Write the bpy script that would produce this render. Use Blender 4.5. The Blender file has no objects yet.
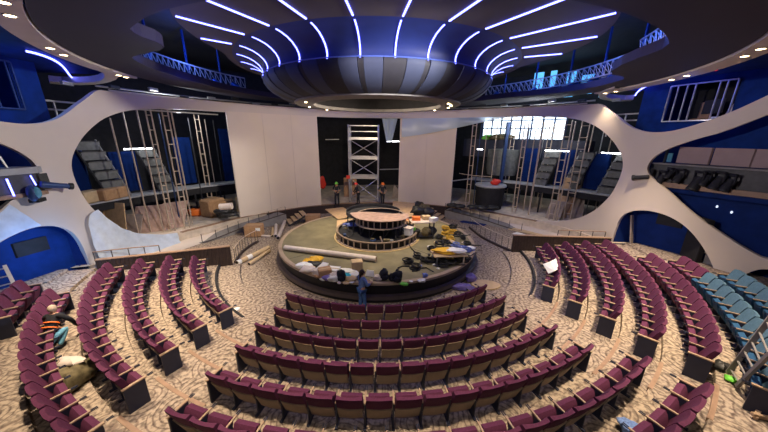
import bpy, math, random
from mathutils import Vector, Matrix
from mathutils.geometry import delaunay_2d_cdt
random.seed(7)
SC = bpy.context.scene
COL = SC.collection
PI = math.pi
sin, cos, rad = math.sin, math.cos, math.radians

# ------------------------------------------------------------------ camera numbers
F, TILT, ROLL, PX, PY, EYE = 278.0, rad(16.28), rad(-.57), 381.0, 217.2, 6.21
CX, CY, AX = -.22, 14.8, 7.6          # centre of the house, turn of its axis (degrees)

def ray(px, py):
    u, v = (px-PX)/F, (py-PY)/F
    u, v = u*cos(ROLL)-v*sin(ROLL), u*sin(ROLL)+v*cos(ROLL)
    return Vector((u, cos(TILT)-v*sin(TILT), -sin(TILT)-v*cos(TILT)))
def at(px, py, z):                    # where a sight line meets a level
    d = ray(px, py); t = (z-EYE)/d.z
    return Vector((d.x*t, d.y*t, z))
def aty(px, py, y):                   # where a sight line meets a depth
    d = ray(px, py); t = y/d.y
    return Vector((d.x*t, y, EYE+d.z*t))
def P(r, phi, z=0.):                  # polar about the stage; phi 0 = towards the balcony, + = right
    a = rad(phi); return Vector((CX+r*sin(a), CY-r*cos(a), z))
def HP(r, psi, z=0.): return P(r, psi+AX, z)
RT = [(0,26.),(45,22.6),(51,20.6),(57,18.4),(63.1,16.6),(70.2,14.77),(75.3,13.75),(81,12.85),(86,12.6),(92.8,12.2),(100,11.5),(107.3,10.8),(115,10.4),(126.7,9.6),(139.6,9.2),(159.9,8.73),(180,8.55)]
def lerp_table(T, a):
    if a <= T[0][0]: return T[0][1]
    for (x0,y0),(x1,y1) in zip(T, T[1:]):
        if a <= x1: return y0+(y1-y0)*(a-x0)/(x1-x0)
    return T[-1][1]
def rs0(psi): return lerp_table(RT, abs((psi+180)%360-180))
def rs(psi): return sum(rs0(psi+d) for d in (-3,-1.5,0,1.5,3))/5
def WP(psi, z, off=0.): return HP(rs(psi)+off, psi, z)

# ------------------------------------------------------------------ materials
MATS = {}
def mat(name, col, rough=.6, metal=0., noise=0., scale=8., emit=0., bump=0., alpha=1., spec=.4):
    if name in MATS: return MATS[name]
    m = bpy.data.materials.new(name); m.use_nodes = True
    nt = m.node_tree; b = nt.nodes['Principled BSDF']
    c = (col[0], col[1], col[2], 1)
    b.inputs['Base Color'].default_value = c
    b.inputs['Roughness'].default_value = rough
    b.inputs['Metallic'].default_value = metal
    b.inputs['Specular IOR Level'].default_value = spec
    if noise or bump:
        tc = nt.nodes.new('ShaderNodeTexCoord')
        n = nt.nodes.new('ShaderNodeTexNoise'); n.inputs['Scale'].default_value = scale; n.inputs['Detail'].default_value = 4
        nt.links.new(tc.outputs['Object'], n.inputs['Vector'])
        if noise:
            r = nt.nodes.new('ShaderNodeValToRGB')
            r.color_ramp.elements[0].position = .3; r.color_ramp.elements[1].position = .7
            r.color_ramp.elements[0].color = tuple(max(0,x*(1-noise)) for x in col)+(1,)
            r.color_ramp.elements[1].color = tuple(min(1,x*(1+noise)) for x in col)+(1,)
            nt.links.new(n.outputs['Fac'], r.inputs['Fac']); nt.links.new(r.outputs['Color'], b.inputs['Base Color'])
        if bump:
            bp = nt.nodes.new('ShaderNodeBump'); bp.inputs['Strength'].default_value = bump; bp.inputs['Distance'].default_value = .05
            nt.links.new(n.outputs['Fac'], bp.inputs['Height']); nt.links.new(bp.outputs['Normal'], b.inputs['Normal'])
    if emit:
        b.inputs['Emission Color'].default_value = c; b.inputs['Emission Strength'].default_value = emit
    if alpha < 1: b.inputs['Alpha'].default_value = alpha
    MATS[name] = m; return m

def carpet_mat():
    m = bpy.data.materials.new('carpet'); m.use_nodes = True; nt = m.node_tree; N = nt.nodes; L = nt.links
    b = N['Principled BSDF']; b.inputs['Roughness'].default_value = .95; b.inputs['Specular IOR Level'].default_value = .1
    tc = N.new('ShaderNodeTexCoord')
    n1 = N.new('ShaderNodeTexNoise'); n1.inputs['Scale'].default_value = 2.2; n1.inputs['Detail'].default_value = 2
    L.new(tc.outputs['Object'], n1.inputs['Vector'])
    mx = N.new('ShaderNodeMix'); mx.data_type = 'VECTOR'; mx.inputs['Factor'].default_value = .10
    L.new(tc.outputs['Object'], mx.inputs[4]); L.new(n1.outputs['Color'], mx.inputs[5])
    v = N.new('ShaderNodeTexVoronoi'); v.inputs['Scale'].default_value = 1.15; L.new(mx.outputs[1], v.inputs['Vector'])
    ml = N.new('ShaderNodeMath'); ml.operation = 'MULTIPLY'; ml.inputs[1].default_value = 52; L.new(v.outputs['Distance'], ml.inputs[0])
    sn = N.new('ShaderNodeMath'); sn.operation = 'SINE'; L.new(ml.outputs[0], sn.inputs[0])
    r = N.new('ShaderNodeValToRGB'); e = r.color_ramp.elements
    e[0].position = .0; e[0].color = (.19,.15,.125,1); e[1].position = .30; e[1].color = (.36,.305,.245,1)
    ad = N.new('ShaderNodeMath'); ad.operation = 'MULTIPLY_ADD'; ad.inputs[1].default_value = .5; ad.inputs[2].default_value = .5
    L.new(sn.outputs[0], ad.inputs[0]); L.new(ad.outputs[0], r.inputs['Fac'])
    n2 = N.new('ShaderNodeTexNoise'); n2.inputs['Scale'].default_value = 10; n2.inputs['Detail'].default_value = 5
    L.new(tc.outputs['Object'], n2.inputs['Vector'])
    r2 = N.new('ShaderNodeValToRGB'); e = r2.color_ramp.elements
    e[0].position = .38; e[0].color = (.40,.37,.38,1); e[1].position = .58; e[1].color = (1.15,1.1,1.05,1)
    L.new(n2.outputs['Fac'], r2.inputs['Fac'])
    mu = N.new('ShaderNodeMix'); mu.data_type = 'RGBA'; mu.blend_type = 'MULTIPLY'; mu.inputs['Factor'].default_value = .85
    L.new(r.outputs['Color'], mu.inputs[6]); L.new(r2.outputs['Color'], mu.inputs[7]); L.new(mu.outputs[2], b.inputs['Base Color'])
    return m
CARPET = carpet_mat()
M = {
 'white': mat('white_wall', (.63,.55,.475), .65, noise=.04, scale=.6),
 'sheet': mat('plastic_sheeting', (.58,.67,.80), .4, noise=.12, scale=3, bump=.5),
 'screen': mat('white_screen', (.71,.61,.50), .7, noise=.03, scale=.8),
 'blue': mat('blue_wall', (.004,.026,.15), .7, spec=.1, noise=.22, scale=2.5),
 'dblue': mat('dark_blue', (.006,.022,.125), .75, spec=.1, noise=.2, scale=2),
 'panelblue': mat('panel_blue', (.002,.014,.085), .8, spec=.08, noise=.2, scale=2),
 'pearl': mat('pearl_lamp', (.7,.8,1.), .5, emit=.8),
 'baseedge': mat('tan_edge', (.46,.33,.15), .6, noise=.1, scale=5),
 'black': mat('black_paint', (.012,.012,.015), .8, noise=.3, scale=3),
 'plate': mat('ceiling_plum', (.032,.027,.046), .75, noise=.05, scale=.7),
 'border': mat('ceiling_border', (.62,.54,.48), .6, noise=.05, scale=2),
 'inner': mat('inner_ceiling', (.065,.052,.05), .7, noise=.12, scale=.8),
 'cove': mat('cove', (.010,.022,.13), .6, noise=.1, scale=3),
 'bowl': mat('bowl_panel', (.036,.046,.092), .7, noise=.05, scale=4),
 'bowld': mat('bowl_dark', (.022,.022,.032), .7, noise=.1, scale=4),
 'led': mat('blue_led', (.14,.16,1.), .5, emit=7.5),
 'lamp': mat('warm_lamp', (1.,.72,.38), .5, emit=14.),
 'fluo': mat('fluorescent', (.93,.96,1.), .5, emit=14.),
 'burg': mat('burgundy_fabric', (.098,.024,.058), .85, noise=.15, scale=30, spec=.2),
 'teal': mat('blue_fabric', (.018,.07,.15), .85, noise=.15, scale=30, spec=.2),
 'teall': mat('pale_blue_fabric', (.07,.14,.205), .8, noise=.12, scale=20, spec=.2),
 'tan': mat('tan_laminate', (.24,.175,.125), .5, noise=.08, scale=9),
 'arm': mat('oak_armrest', (.36,.25,.16), .45, noise=.1, scale=12),
 'navy': mat('navy_panel', (.018,.022,.045), .55, noise=.1, scale=6),
 'stage': mat('stage_floor', (.17,.148,.085), .7, noise=.22, scale=1.7),
 'rim': mat('stage_rim', (.36,.27,.19), .5, noise=.1, scale=4),
 'skirt': mat('stage_skirt', (.012,.011,.014), .5, noise=.2, scale=3),
 'plinth': mat('stage_plinth', (.07,.054,.054), .5, noise=.15, scale=4),
 'ply': mat('plywood', (.55,.37,.20), .7, noise=.15, scale=5),
 'plyp': mat('pinkish_plywood', (.42,.28,.22), .7, noise=.2, scale=4),
 'plyg': mat('grey_plywood', (.30,.24,.20), .75, noise=.15, scale=4),
 'card': mat('cardboard', (.38,.22,.11), .8, noise=.15, scale=6),
 'cardl': mat('pale_cardboard', (.52,.38,.22), .8, noise=.1, scale=6),
 'tube': mat('pale_tube', (.60,.52,.46), .6, noise=.08, scale=5),
 'brown': mat('brown_fascia', (.036,.023,.021), .55, noise=.25, scale=6),
 'browncap': mat('brown_cap', (.28,.18,.12), .5, noise=.15, scale=6),
 'deck': mat('deck_floor', (.58,.49,.39), .85, noise=.2, scale=2.5),
 'ramp': mat('ramp_grey', (.22,.21,.21), .7, noise=.15, scale=3),
 'steel': mat('steel_stud', (.50,.40,.31), .5, metal=.15, noise=.15, scale=5),
 'alu': mat('aluminium', (.55,.54,.53), .35, metal=.7, noise=.1, scale=5),
 'lalu': mat('ladder_aluminium', (.24,.23,.22), .5, metal=.1, noise=.1, scale=5),
 'dsteel': mat('dark_steel', (.05,.05,.055), .5, metal=.4, noise=.2, scale=5),
 'bsteel': mat('blue_steel', (.03,.06,.16), .45, metal=.3, noise=.2, scale=5),
 'grey': mat('grey_step', (.13,.135,.13), .7, noise=.25, scale=4),
 'ledge': mat('pale_ledge', (.34,.35,.36), .6, noise=.12, scale=4),
 'pink': mat('dusty_pink_panel', (.30,.21,.21), .6, noise=.05, scale=3),
 'cable': mat('cable_black', (.018,.018,.018), .5, noise=.2, scale=20),
 'cabley': mat('cable_yellow', (.55,.33,.03), .5, noise=.1, scale=20),
 'cableb': mat('cable_blue', (.12,.16,.42), .5, noise=.1, scale=20),
 'paper': mat('paper', (.75,.74,.70), .7, noise=.04, scale=8),
 'bagb': mat('black_bag', (.012,.013,.02), .75, noise=.3, scale=9, bump=.5),
 'yellow': mat('yellow_plastic', (.75,.42,.03), .5, noise=.1, scale=9),
 'red': mat('red_plastic', (.62,.035,.02), .5, noise=.1, scale=9),
 'orange': mat('orange_plastic', (.85,.19,.03), .5, noise=.05, scale=9),
 'green': mat('green_plastic', (.16,.60,.06), .5, noise=.08, scale=9),
 'cyan': mat('cyan_cloth', (.02,.42,.60), .6, noise=.1, scale=9),
 'skin': mat('skin', (.52,.29,.19), .55, noise=.05, scale=9),
 'hair': mat('dark_hair', (.035,.018,.012), .6, noise=.2, scale=20),
 'blond': mat('light_hair', (.42,.33,.24), .6, noise=.2, scale=20),
 'denim': mat('denim', (.05,.12,.30), .85, noise=.25, scale=14),
 'ljean': mat('light_denim', (.16,.42,.60), .85, noise=.25, scale=14),
 'shirtb': mat('blue_patterned_shirt', (.13,.22,.48), .8, noise=.35, scale=24),
 'cloth': mat('dark_cloth', (.014,.014,.018), .85, noise=.3, scale=12),
 'camo': mat('olive_canvas', (.13,.105,.055), .85, noise=.5, scale=7),
 'dark': mat('dark_glass', (.006,.007,.01), .15),
 'glowb': mat('daylight_blue', (.12,.45,.75), .5, emit=1.1),
 'glow': mat('daylight', (.80,.93,1.), .5, emit=2.2),
 'lens': mat('blue_lens', (.10,.30,.42), .1, noise=.2, scale=6),
 'purple': mat('purple_bag', (.16,.12,.36), .5, noise=.25, scale=9),
}
def film_mat():
    m = bpy.data.materials.new('clear_film'); m.use_nodes = True; nt = m.node_tree
    b = nt.nodes['Principled BSDF']; b.inputs['Base Color'].default_value = (.62,.78,.90,1); b.inputs['Roughness'].default_value = .35
    b.inputs['Alpha'].default_value = .78
    b.inputs['Transmission Weight'].default_value = .3
    return m
M['film'] = film_mat()

# ------------------------------------------------------------------ mesh builder
class MB:
    def __init__(s): s.v = []; s.f = []
    def add(s, vs, fs):
        o = len(s.v); s.v += [Vector(v) for v in vs]; s.f += [tuple(i+o for i in f) for f in fs]; return s
    def box(s, c, d, rz=0., tilt=None):
        x, y, z = d[0]/2, d[1]/2, d[2]/2
        R = Matrix.Rotation(rz,3,'Z')
        if tilt: R = R @ Matrix.Rotation(tilt,3,'X')
        b = min(x,y,z)*.18
        vs = []; c = Vector(c)
        for sz in (-1,1):
            for sx, sy in ((-1,-1),(1,-1),(1,1),(-1,1)):
                vs.append(c+R@Vector((sx*(x-b), sy*(y-b), sz*z)))
                vs.append(c+R@Vector((sx*x, sy*(y-b), sz*(z-b))))
                vs.append(c+R@Vector((sx*(x-b), sy*y, sz*(z-b))))
        T = lambda k,i: k*12+i*3
        fs = [tuple(T(0,i) for i in (3,2,1,0)), tuple(T(1,i) for i in range(4))]
        for i in range(4):
            j = (i+1)%4
            ai, aj = (1,1) if i in (1,3) else (2,2)
            fs.append((T(0,i)+ai, T(0,j)+aj, T(1,j)+aj, T(1,i)+ai))
            fs.append((T(0,i), T(0,j), T(0,j)+aj, T(0,i)+ai))
            fs.append((T(1,i)+ai, T(1,j)+aj, T(1,j), T(1,i)))
            fs.append((T(0,i)+1, T(0,i)+2, T(1,i)+2, T(1,i)+1) if i in (0,2) else (T(0,i)+2, T(0,i)+1, T(1,i)+1, T(1,i)+2))
            fs.append((T(0,i), T(0,i)+1, T(0,i)+2)); fs.append((T(1,i), T(1,i)+2, T(1,i)+1))
        return s.add(vs, fs)
    def tube(s, pts, r, n=8, cap=True, r1=None):
        pts = [Vector(p) for p in pts]; m = len(pts); vs = []; fs = []
        for k, p in enumerate(pts):
            d = (pts[min(k+1,m-1)]-pts[max(k-1,0)]).normalized()
            a = d.cross(Vector((0,0,1)));
            if a.length < .05: a = d.cross(Vector((1,0,0)))
            a.normalize(); b = d.cross(a)
            q = r if r1 is None else r+(r1-r)*k/(m-1)
            for i in range(n):
                t = 2*PI*i/n; vs.append(p+a*(q*cos(t))+b*(q*sin(t)))
        for k in range(m-1):
            for i in range(n):
                j = (i+1)%n; fs.append((k*n+i, k*n+j, (k+1)*n+j, (k+1)*n+i))
        if cap: fs.append(tuple(range(n-1,-1,-1))); fs.append(tuple((m-1)*n+i for i in range(n)))
        return s.add(vs, fs)
    def bar(s, p, q, w, h=None):           # square section bar
        p, q = Vector(p), Vector(q); h = h or w; d = (q-p).normalized()
        a = d.cross(Vector((0,0,1)))
        if a.length < .05: a = Vector((1,0,0))
        a.normalize(); b = a.cross(d); vs = []
        for e in (p, q):
            for i, j in ((-1,-1),(1,-1),(1,1),(-1,1)): vs.append(e+a*(w/2*i)+b*(h/2*j))
        return s.add(vs, [(3,2,1,0),(4,5,6,7),(0,1,5,4),(1,2,6,5),(2,3,7,6),(3,0,4,7)])
    def lathe(s, prof, a0=0., a1=360., n=96, pos=None, close=False):   # prof: (r,z); pos(r,angle,z)
        pos = pos or P; full = abs(a1-a0) >= 359.9; m = len(prof); vs = []; fs = []
        K = n if full else n+1
        for k in range(K):
            a = a0+(a1-a0)*k/n
            vs += [pos(r, a, z) for r, z in prof]
        for k in range(n):
            k2 = (k+1)%K
            for i in range(m if close else m-1):
                j = (i+1)%m; fs.append((k*m+i, k2*m+i, k2*m+j, k*m+j))
        if close and not full: fs.append(tuple(range(m))); fs.append(tuple(n*m+i for i in range(m-1,-1,-1)))
        return s.add(vs, fs)
    def grid(s, nu, nv, fn):
        vs = [fn(i/nu, j/nv) for j in range(nv+1) for i in range(nu+1)]; w = nu+1
        return s.add(vs, [(j*w+i, j*w+i+1, (j+1)*w+i+1, (j+1)*w+i) for j in range(nv) for i in range(nu)])
    def slab(s, nu, nv, front, back):      # closed curved slab
        w = nu+1; o = w*(nv+1)
        vs = [front(i/nu, j/nv) for j in range(nv+1) for i in range(nu+1)]+[back(i/nu, j/nv) for j in range(nv+1) for i in range(nu+1)]
        fs = []
        for j in range(nv):
            for i in range(nu):
                a = j*w+i; fs.append((a,a+1,a+w+1,a+w)); fs.append((o+a,o+a+w,o+a+w+1,o+a+1))
        for i in range(nu):
            fs.append((i,o+i,o+i+1,i+1)); a = nv*w+i; fs.append((a,a+1,o+a+1,o+a))
        for j in range(nv):
            a = j*w; fs.append((a,a+w,o+a+w,o+a)); a = j*w+nu; fs.append((a,o+a,o+a+w,a+w))
        return s.add(vs, fs)
    def ball(s, c, r, n=10, m=7, rot=None):
        c = Vector(c); r = (r,r,r) if isinstance(r,(int,float)) else r; vs = []; fs = []
        R = rot or Matrix.Identity(3)
        for j in range(m+1):
            t = PI*j/m
            for i in range(n):
                a = 2*PI*i/n; vs.append(c+R@Vector((r[0]*sin(t)*cos(a), r[1]*sin(t)*sin(a), r[2]*cos(t))))
        for j in range(m):
            for i in range(n):
                k = (i+1)%n; fs.append((j*n+i, (j+1)*n+i, (j+1)*n+k, j*n+k))
        return s.add(vs, fs)
    def torus(s, c, R, r, n=20, m=6, squash=1.):
        c = Vector(c)
        vs = [c+Vector(((R+r*cos(2*PI*j/m))*cos(2*PI*i/n), (R+r*cos(2*PI*j/m))*sin(2*PI*i/n)*squash, r*sin(2*PI*j/m))) for i in range(n) for j in range(m)]
        return s.add(vs, [(i*m+j, ((i+1)%n)*m+j, ((i+1)%n)*m+(j+1)%m, i*m+(j+1)%m) for i in range(n) for j in range(m)])
    def lump(s, c, d, seed=0, n=14, m=9, rz=0., flat=.35):   # crumpled bag
        rnd = random.Random(seed); R = Matrix.Rotation(rz,3,'Z'); c = Vector(c); vs = []; fs = []
        ph = [rnd.uniform(0,6) for _ in range(6)]
        for j in range(m+1):
            t = PI*j/m
            for i in range(n):
                a = 2*PI*i/n
                k = 1+.13*sin(3*a+ph[0]+2*t)+.10*sin(5*a+ph[1])*sin(t)+.09*sin(4*t+ph[2]+a)+rnd.uniform(-.05,.05)
                x, y, z = sin(t)*cos(a), sin(t)*sin(a), cos(t)
                p = 1/max(abs(x)**3+abs(y)**3+abs(z)**3,1e-6)**(1/3)
                p = 1+(p-1)*flat*2
                vs.append(c+R@Vector((d[0]/2*x*k*p, d[1]/2*y*k*p, max(-d[2]/2, d[2]/2*z*p*(k if z > -.3 else 1)))))
        for j in range(m):
            for i in range(n):
                q = (i+1)%n; fs.append((j*n+i, (j+1)*n+i, (j+1)*n+q, j*n+q))
        return s.add(vs, fs)
    def build(s, name, m, parent=None, smooth=False, sub=None):
        me = bpy.data.meshes.new(name)
        o = bpy.data.objects.new(name, me); COL.objects.link(o)
        vs = s.v
        if sub is not None: vs = [v-sub for v in vs]
        me.from_pydata([tuple(v) for v in vs], [], s.f); me.materials.append(M[m] if isinstance(m,str) else m)
        if smooth:
            for p in me.polygons: p.use_smooth = True
        me.validate(); me.update()
        if smooth and smooth != 'all':
            try: me.set_sharp_from_angle(angle=rad(40))
            except Exception: pass
        if parent: o.parent = parent
        return o
def struct(o): o['kind'] = 'structure'; return o
def root(name, label, cat, loc=(0,0,0), rz=0., group=None):
    o = bpy.data.objects.new(name, None); COL.objects.link(o); o.location = loc; o.rotation_euler = (0,0,rz)
    o.empty_display_size = .1
    o['label'] = label; o['category'] = cat
    if group: o['group'] = group
    return o
def solo(mb, name, m, label, cat, group=None, smooth=False, loc=None):   # a thing that is one mesh
    if loc is None:
        n = len(mb.v); loc = Vector((sum(v.x for v in mb.v)/n, sum(v.y for v in mb.v)/n, min(v.z for v in mb.v)))
    o = mb.build(name, m, None, smooth, Vector(loc)); o.location = loc
    o['label'] = label; o['category'] = cat
    if group: o['group'] = group
    return o
class T:                                   # thing built in world coordinates around a base point
    def __init__(s, name, label, cat, loc, group=None):
        s.loc = Vector(loc); s.o = root(name, label, cat, s.loc, 0, group)
    def part(s, name, mb, m, parent=None, smooth=False, label=None):
        o = mb.build(name, m, parent or s.o, smooth, s.loc)
        if label: o['label'] = label
        return o
ORD = ['first','second','third','fourth','fifth','sixth','seventh','eighth','ninth','tenth','eleventh','twelfth','thirteenth','fourteenth','fifteenth','sixteenth','seventeenth','eighteenth','nineteenth','twentieth']

# ------------------------------------------------------------------ floor, tiers, deck
def tr(t): return 6.93+.922*(t-1)          # radius of the chair backs of tier t
def tz(t): return .099*(t-1)
PHL, PHR = -71.2, 87.0                     # the low walls bound the tiers
fl = MB()
fl.lathe([(0.,0.),(5.,0.),(9.,0.),(16.,0.)], 0, 360, 120)
prof = [(7.05,-.01)]
for t in range(2,9):
    r0 = tr(t-1)+.12
    prof += [(r0, tz(t)), (r0+.9, tz(t))]
prof += [(tr(8)+.12, tz(9)), (17., tz(9))]
fl.lathe(prof, PHL, PHR, 80)
struct(fl.build('floor', CARPET))
# nosings on the tier edges, in the aisles
nt = 0
for t, gaps in ((2,((-71,-34),(51,87))),(3,((-33.6,-22.6),(33.6,50.4))),(4,((-31.4,-20.6),(32.6,45.8))),(5,((-29,-19.6),(31.6,43))),(6,((-26.2,-18.8),(34.2,40.6))),(7,((-23.2,-10),(33.8,40.2))),(8,((-50,-30),(20,38)))):
    r0 = tr(t)+.12
    for g0, g1 in gaps:
        nt += 1
        mb = MB().lathe([(r0-.03,tz(t)-.02),(r0-.03,tz(t+1)+.012),(r0+.055,tz(t+1)+.012),(r0+.055,tz(t)-.02)], g0, g1, 20, close=True)
        struct(mb.build('trim_%d'%(nt+20), 'black' if t == 2 else 'browncap'))
# raised backstage floor, one slab following the wall curve
def deck_pos(r, psi, z): return HP(rs(psi)+r, psi, z)
mb = MB().lathe([(-.12,-.0),(-.12,.70),(2.,.70),(9.,.70),(20.,.70)], 80, 280, 100, pos=deck_pos)
struct(mb.build('floor_backstage', 'deck'))
mb = MB().lathe([(-.17,.0),(-.17,.72),(-.02,.72),(-.02,.0)], 128, 232, 60, pos=deck_pos, close=True)
struct(mb.build('trim_8', 'brown'))
mb = MB().lathe([(-.20,.70),(-.20,.745),(.05,.745),(.05,.70)], 100, 260, 90, pos=deck_pos, close=True)
struct(mb.build('trim_9', 'browncap'))

# ------------------------------------------------------------------ white shell wall with its openings (psi, z)
def smooth_poly(pts, n=2, closed=False):
    for _ in range(n):
        out = [] if closed else [pts[0]]
        L = len(pts)
        for i in range(L if closed else L-1):
            a, b = pts[i], pts[(i+1)%L]
            out += [(a[0]*.75+b[0]*.25, a[1]*.75+b[1]*.25), (a[0]*.25+b[0]*.75, a[1]*.25+b[1]*.75)]
        if not closed: out.append(pts[-1])
        pts = out
    return pts
oval = [(134,.70),(128,.70),(110,.70),(99.5,.74),(94.5,.95),(90.2,1.40),(87,1.95),(84.9,2.5),(83,3.25),(82.1,4.2),(82.1,5.05),(84.0,5.75),(86.8,6.35),(90.5,6.93),(96,7.37),(105,7.53),(118,7.56),(150,7.57)]
ovR = smooth_poly(oval)
ovL = [(-a,z) for a,z in ovR]
top_s = smooth_poly([(120,8.1),(100,8.07),(91.5,8.04),(90.2,8.04),(88.3,7.7),(85.1,7.18),(82.3,6.73),(79.8,6.52),(77.5,6.50),(75.5,6.62),(72,7.1),(69,7.82),(66.5,8.6),(64,9.4)])
archR = smooth_poly([(80.7,-.02),(80.6,1.2),(80.4,2.1),(79.3,2.52),(77.3,2.76),(75.3,2.78),(73.4,2.64),(71.7,2.32),(70.2,1.80),(69,1.2),(68.2,.7),(67.8,-.02)])
archL = smooth_poly([(-80.7,-.02),(-80.6,.9),(-80.3,1.95),(-79.1,2.55),(-77,2.82),(-75.2,2.80),(-73.1,2.58),(-71,2.1),(-69.4,1.4),(-68.4,.7),(-68,-.02)])
arch3 = smooth_poly([(66.9,-.02),(66.7,.34),(66.2,.82),(65.5,1.22),(64.8,1.36),(63.8,1.38),(62.8,1.22),(62,.9),(61.5,-.02)])
lens = [(78.2,4.65),(78.1,5.2),(76.7,5.68),(75,6.0),(73.3,6.26),(71.4,6.5),(68.6,7.12),(66,7.8),(63.5,7.6),(62.5,6.3),(62.5,4.0),(63.2,2.2),(65,1.65),(66.7,1.93),(68.7,2.35),(70.7,2.78),(72.8,3.3),(74.7,3.83),(76.6,4.22)]
lensR = smooth_poly(lens, 2, True); lensL = [(-a,z) for a,z in lensR]
def wrap(a): return a if a >= 0 else a+360
poly = [(60.5,-.02)] + arch3[::-1] + archR[::-1] + [(128,-.02)]
poly += ovR
poly += [(190,7.57),(205,7.57)] + [(wrap(a),z) for a,z in ovL[::-1]]
poly += [(wrap(-128),-.02)] + [(wrap(a),z) for a,z in archL] + [(299.5,-.02),(299.5,10.4)]
poly += [(wrap(-a),z) for a,z in top_s[::-1]] + [(210,8.1),(180,8.1),(150,8.1)] + top_s + [(60.5,10.4)]
def pip(x, y, pl):
    c = False; j = len(pl)-1
    for i in range(len(pl)):
        xi, yi = pl[i]; xj, yj = pl[j]
        if (yi > y) != (yj > y) and x < (xj-xi)*(y-yi)/(yj-yi)+xi: c = not c
        j = i
    return c
holes = [lensR, [(wrap(a),z) for a,z in lensL]]
SX = .3                                    # degrees -> about metres for an even triangulation
V2 = []; E2 = []
for pl in [poly]+holes:
    o = len(V2); n = len(pl); V2 += [Vector((a*SX,z)) for a,z in pl]; E2 += [(o+i, o+(i+1)%n) for i in range(n)]
for k in range(122, 598):
    for j in range(1, 40):
        a, z = k*.5+.25*(j%2), j*.25
        V2.append(Vector((a*SX, z)))
rv, re, rf, _, _, _ = delaunay_2d_cdt(V2, E2, [], 0, 1e-5)
mb = MB(); mb.v = [WP(v.x/SX, v.y) for v in rv]
for f in rf:
    cx = sum(rv[i].x for i in f)/len(f)/SX; cz = sum(rv[i].y for i in f)/len(f)
    if pip(cx, cz, poly) and not any(pip(cx, cz, h) for h in holes): mb.f.append(tuple(f))
shell = struct(mb.build('wall_back', 'white', smooth='all'))
md = shell.modifiers.new('thick', 'SOLIDIFY'); md.thickness = .22; md.offset = 1
es = shell.modifiers.new('edges', 'EDGE_SPLIT'); es.split_angle = rad(40)
# which way the solidify grows: away from the stage
c = mb.f[0]; nrm = (mb.v[c[1]]-mb.v[c[0]]).cross(mb.v[c[2]]-mb.v[c[0]]); ctr = mb.v[c[0]]
if nrm.dot(Vector((ctr.x-CX, ctr.y-CY, 0))) < 0: md.offset = -1; md.thickness = .22

# blue walls behind the shell, with the openings of the booth window
def cylwall(name, a0, a1, off, z0, z1, m, n=40):
    return struct(MB().lathe([(off,z0),(off,z1)], a0, a1, n, pos=deck_pos).build(name, m, smooth='all'))
def wall_holes(name, a0, a1, off, z0, z1, hole, m):
    (h0,h1,g0,g1) = hole; mb = MB()
    for (b0,b1,y0,y1) in ((a0,h0,z0,z1),(h1,a1,z0,z1),(h0,h1,z0,g0),(h0,h1,g1,z1)):
        mb.lathe([(off,y0),(off,y1)], b0, b1, max(2,int(abs(b1-b0)/2)), pos=deck_pos)
    return struct(mb.build(name, m, smooth='all'))
wall_holes('wall_right', 60, 87.3, 1.6, 3.95, 11.6, (75.1,82.5,7.04,8.66), 'blue')
wall_holes('wall_left', -88.2, -60, 1.6, 3.95, 11.6, (-84.7,-78,7.08,8.75), 'blue')
cylwall('wall_lower_right', 60, 80.9, 1.0, 0, 3.9, 'dblue')
cylwall('wall_lower_left', -80.9, -60, .55, 0, 3.9, 'blue')
for nm, a in (('wall_side_right',87.3),('wall_side_left',-88.2)):
    struct(MB().add([WP(a,5.7,1.6),WP(a,5.7,5),WP(a,11.6,5),WP(a,11.6,1.6)],[(0,1,2,3)]).build(nm,'blue'))
for nm, a in (('wall_pier_right',80.9),('wall_pier_left',-80.9)):
    struct(MB().add([WP(a,0,.1),WP(a,0,7),WP(a,3.9,7),WP(a,3.9,.1)],[(0,1,2,3)]).build(nm,'dblue'))
# slab closing the balcony level
for nm, a0, a1 in (('floor_balcony_right',60,80.5),('floor_balcony_left',-80.5,-60)):
    struct(MB().lathe([(.55,3.75),(.55,3.95),(5,3.95),(5,3.75)], a0, a1, 30, pos=deck_pos, close=True).build(nm,'dblue'))
# backstage enclosure
cylwall('wall_stage_house', 81, 279, 9., .0, 11.6, 'black', 80)
struct(MB().lathe([(0.,11.6),(34.,11.6)],0,360,64).build('ceiling','black'))
struct(MB().lathe([(26.,0.),(26.,11.6)], -70, 70, 50, pos=HP).build('wall_house', 'black', smooth='all'))
# structural roof of the backstage at the left and the gap above the band stays open to the void
# blue panels that stand along the backstage
def bpanel(a0, a1, z0, z1, off, m, label, grp):
    mb = MB().slab(6, 2, lambda u,v: WP(a0+(a1-a0)*u, z0+(z1-z0)*v, off), lambda u,v: WP(a0+(a1-a0)*u, z0+(z1-z0)*v, off+.15))
    solo(mb, 'backdrop_panel', m, label, 'panel', grp)
for a0,a1,z0,z1,label in ((-97.6,-86,2.8,6.0,'blue panel at the far left of the left backstage opening'),(-106,-101.5,2.9,5.2,'blue panel under the strip light in the left opening'),
    (-118.5,-114.5,2.9,6.0,'tall blue panel right of the paired studs in the left opening'),(-129.5,-126.5,2.6,6.6,'narrow blue panel nearest the left white screen'),
    (84,91.5,2.6,5.6,'blue panel at the far right of the right backstage opening'),(96.3,100.3,2.8,5.2,'blue panel between two step units in the right opening'),
    (103.2,107.3,2.8,5.4,'blue panel behind the leaning plywood in the right opening'),(112.5,116.5,2.8,5.4,'blue panel below the daylight window in the right opening')):
    bpanel(a0,a1,z0,z1,3.7,'panelblue',label,'blue backstage panels')

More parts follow.
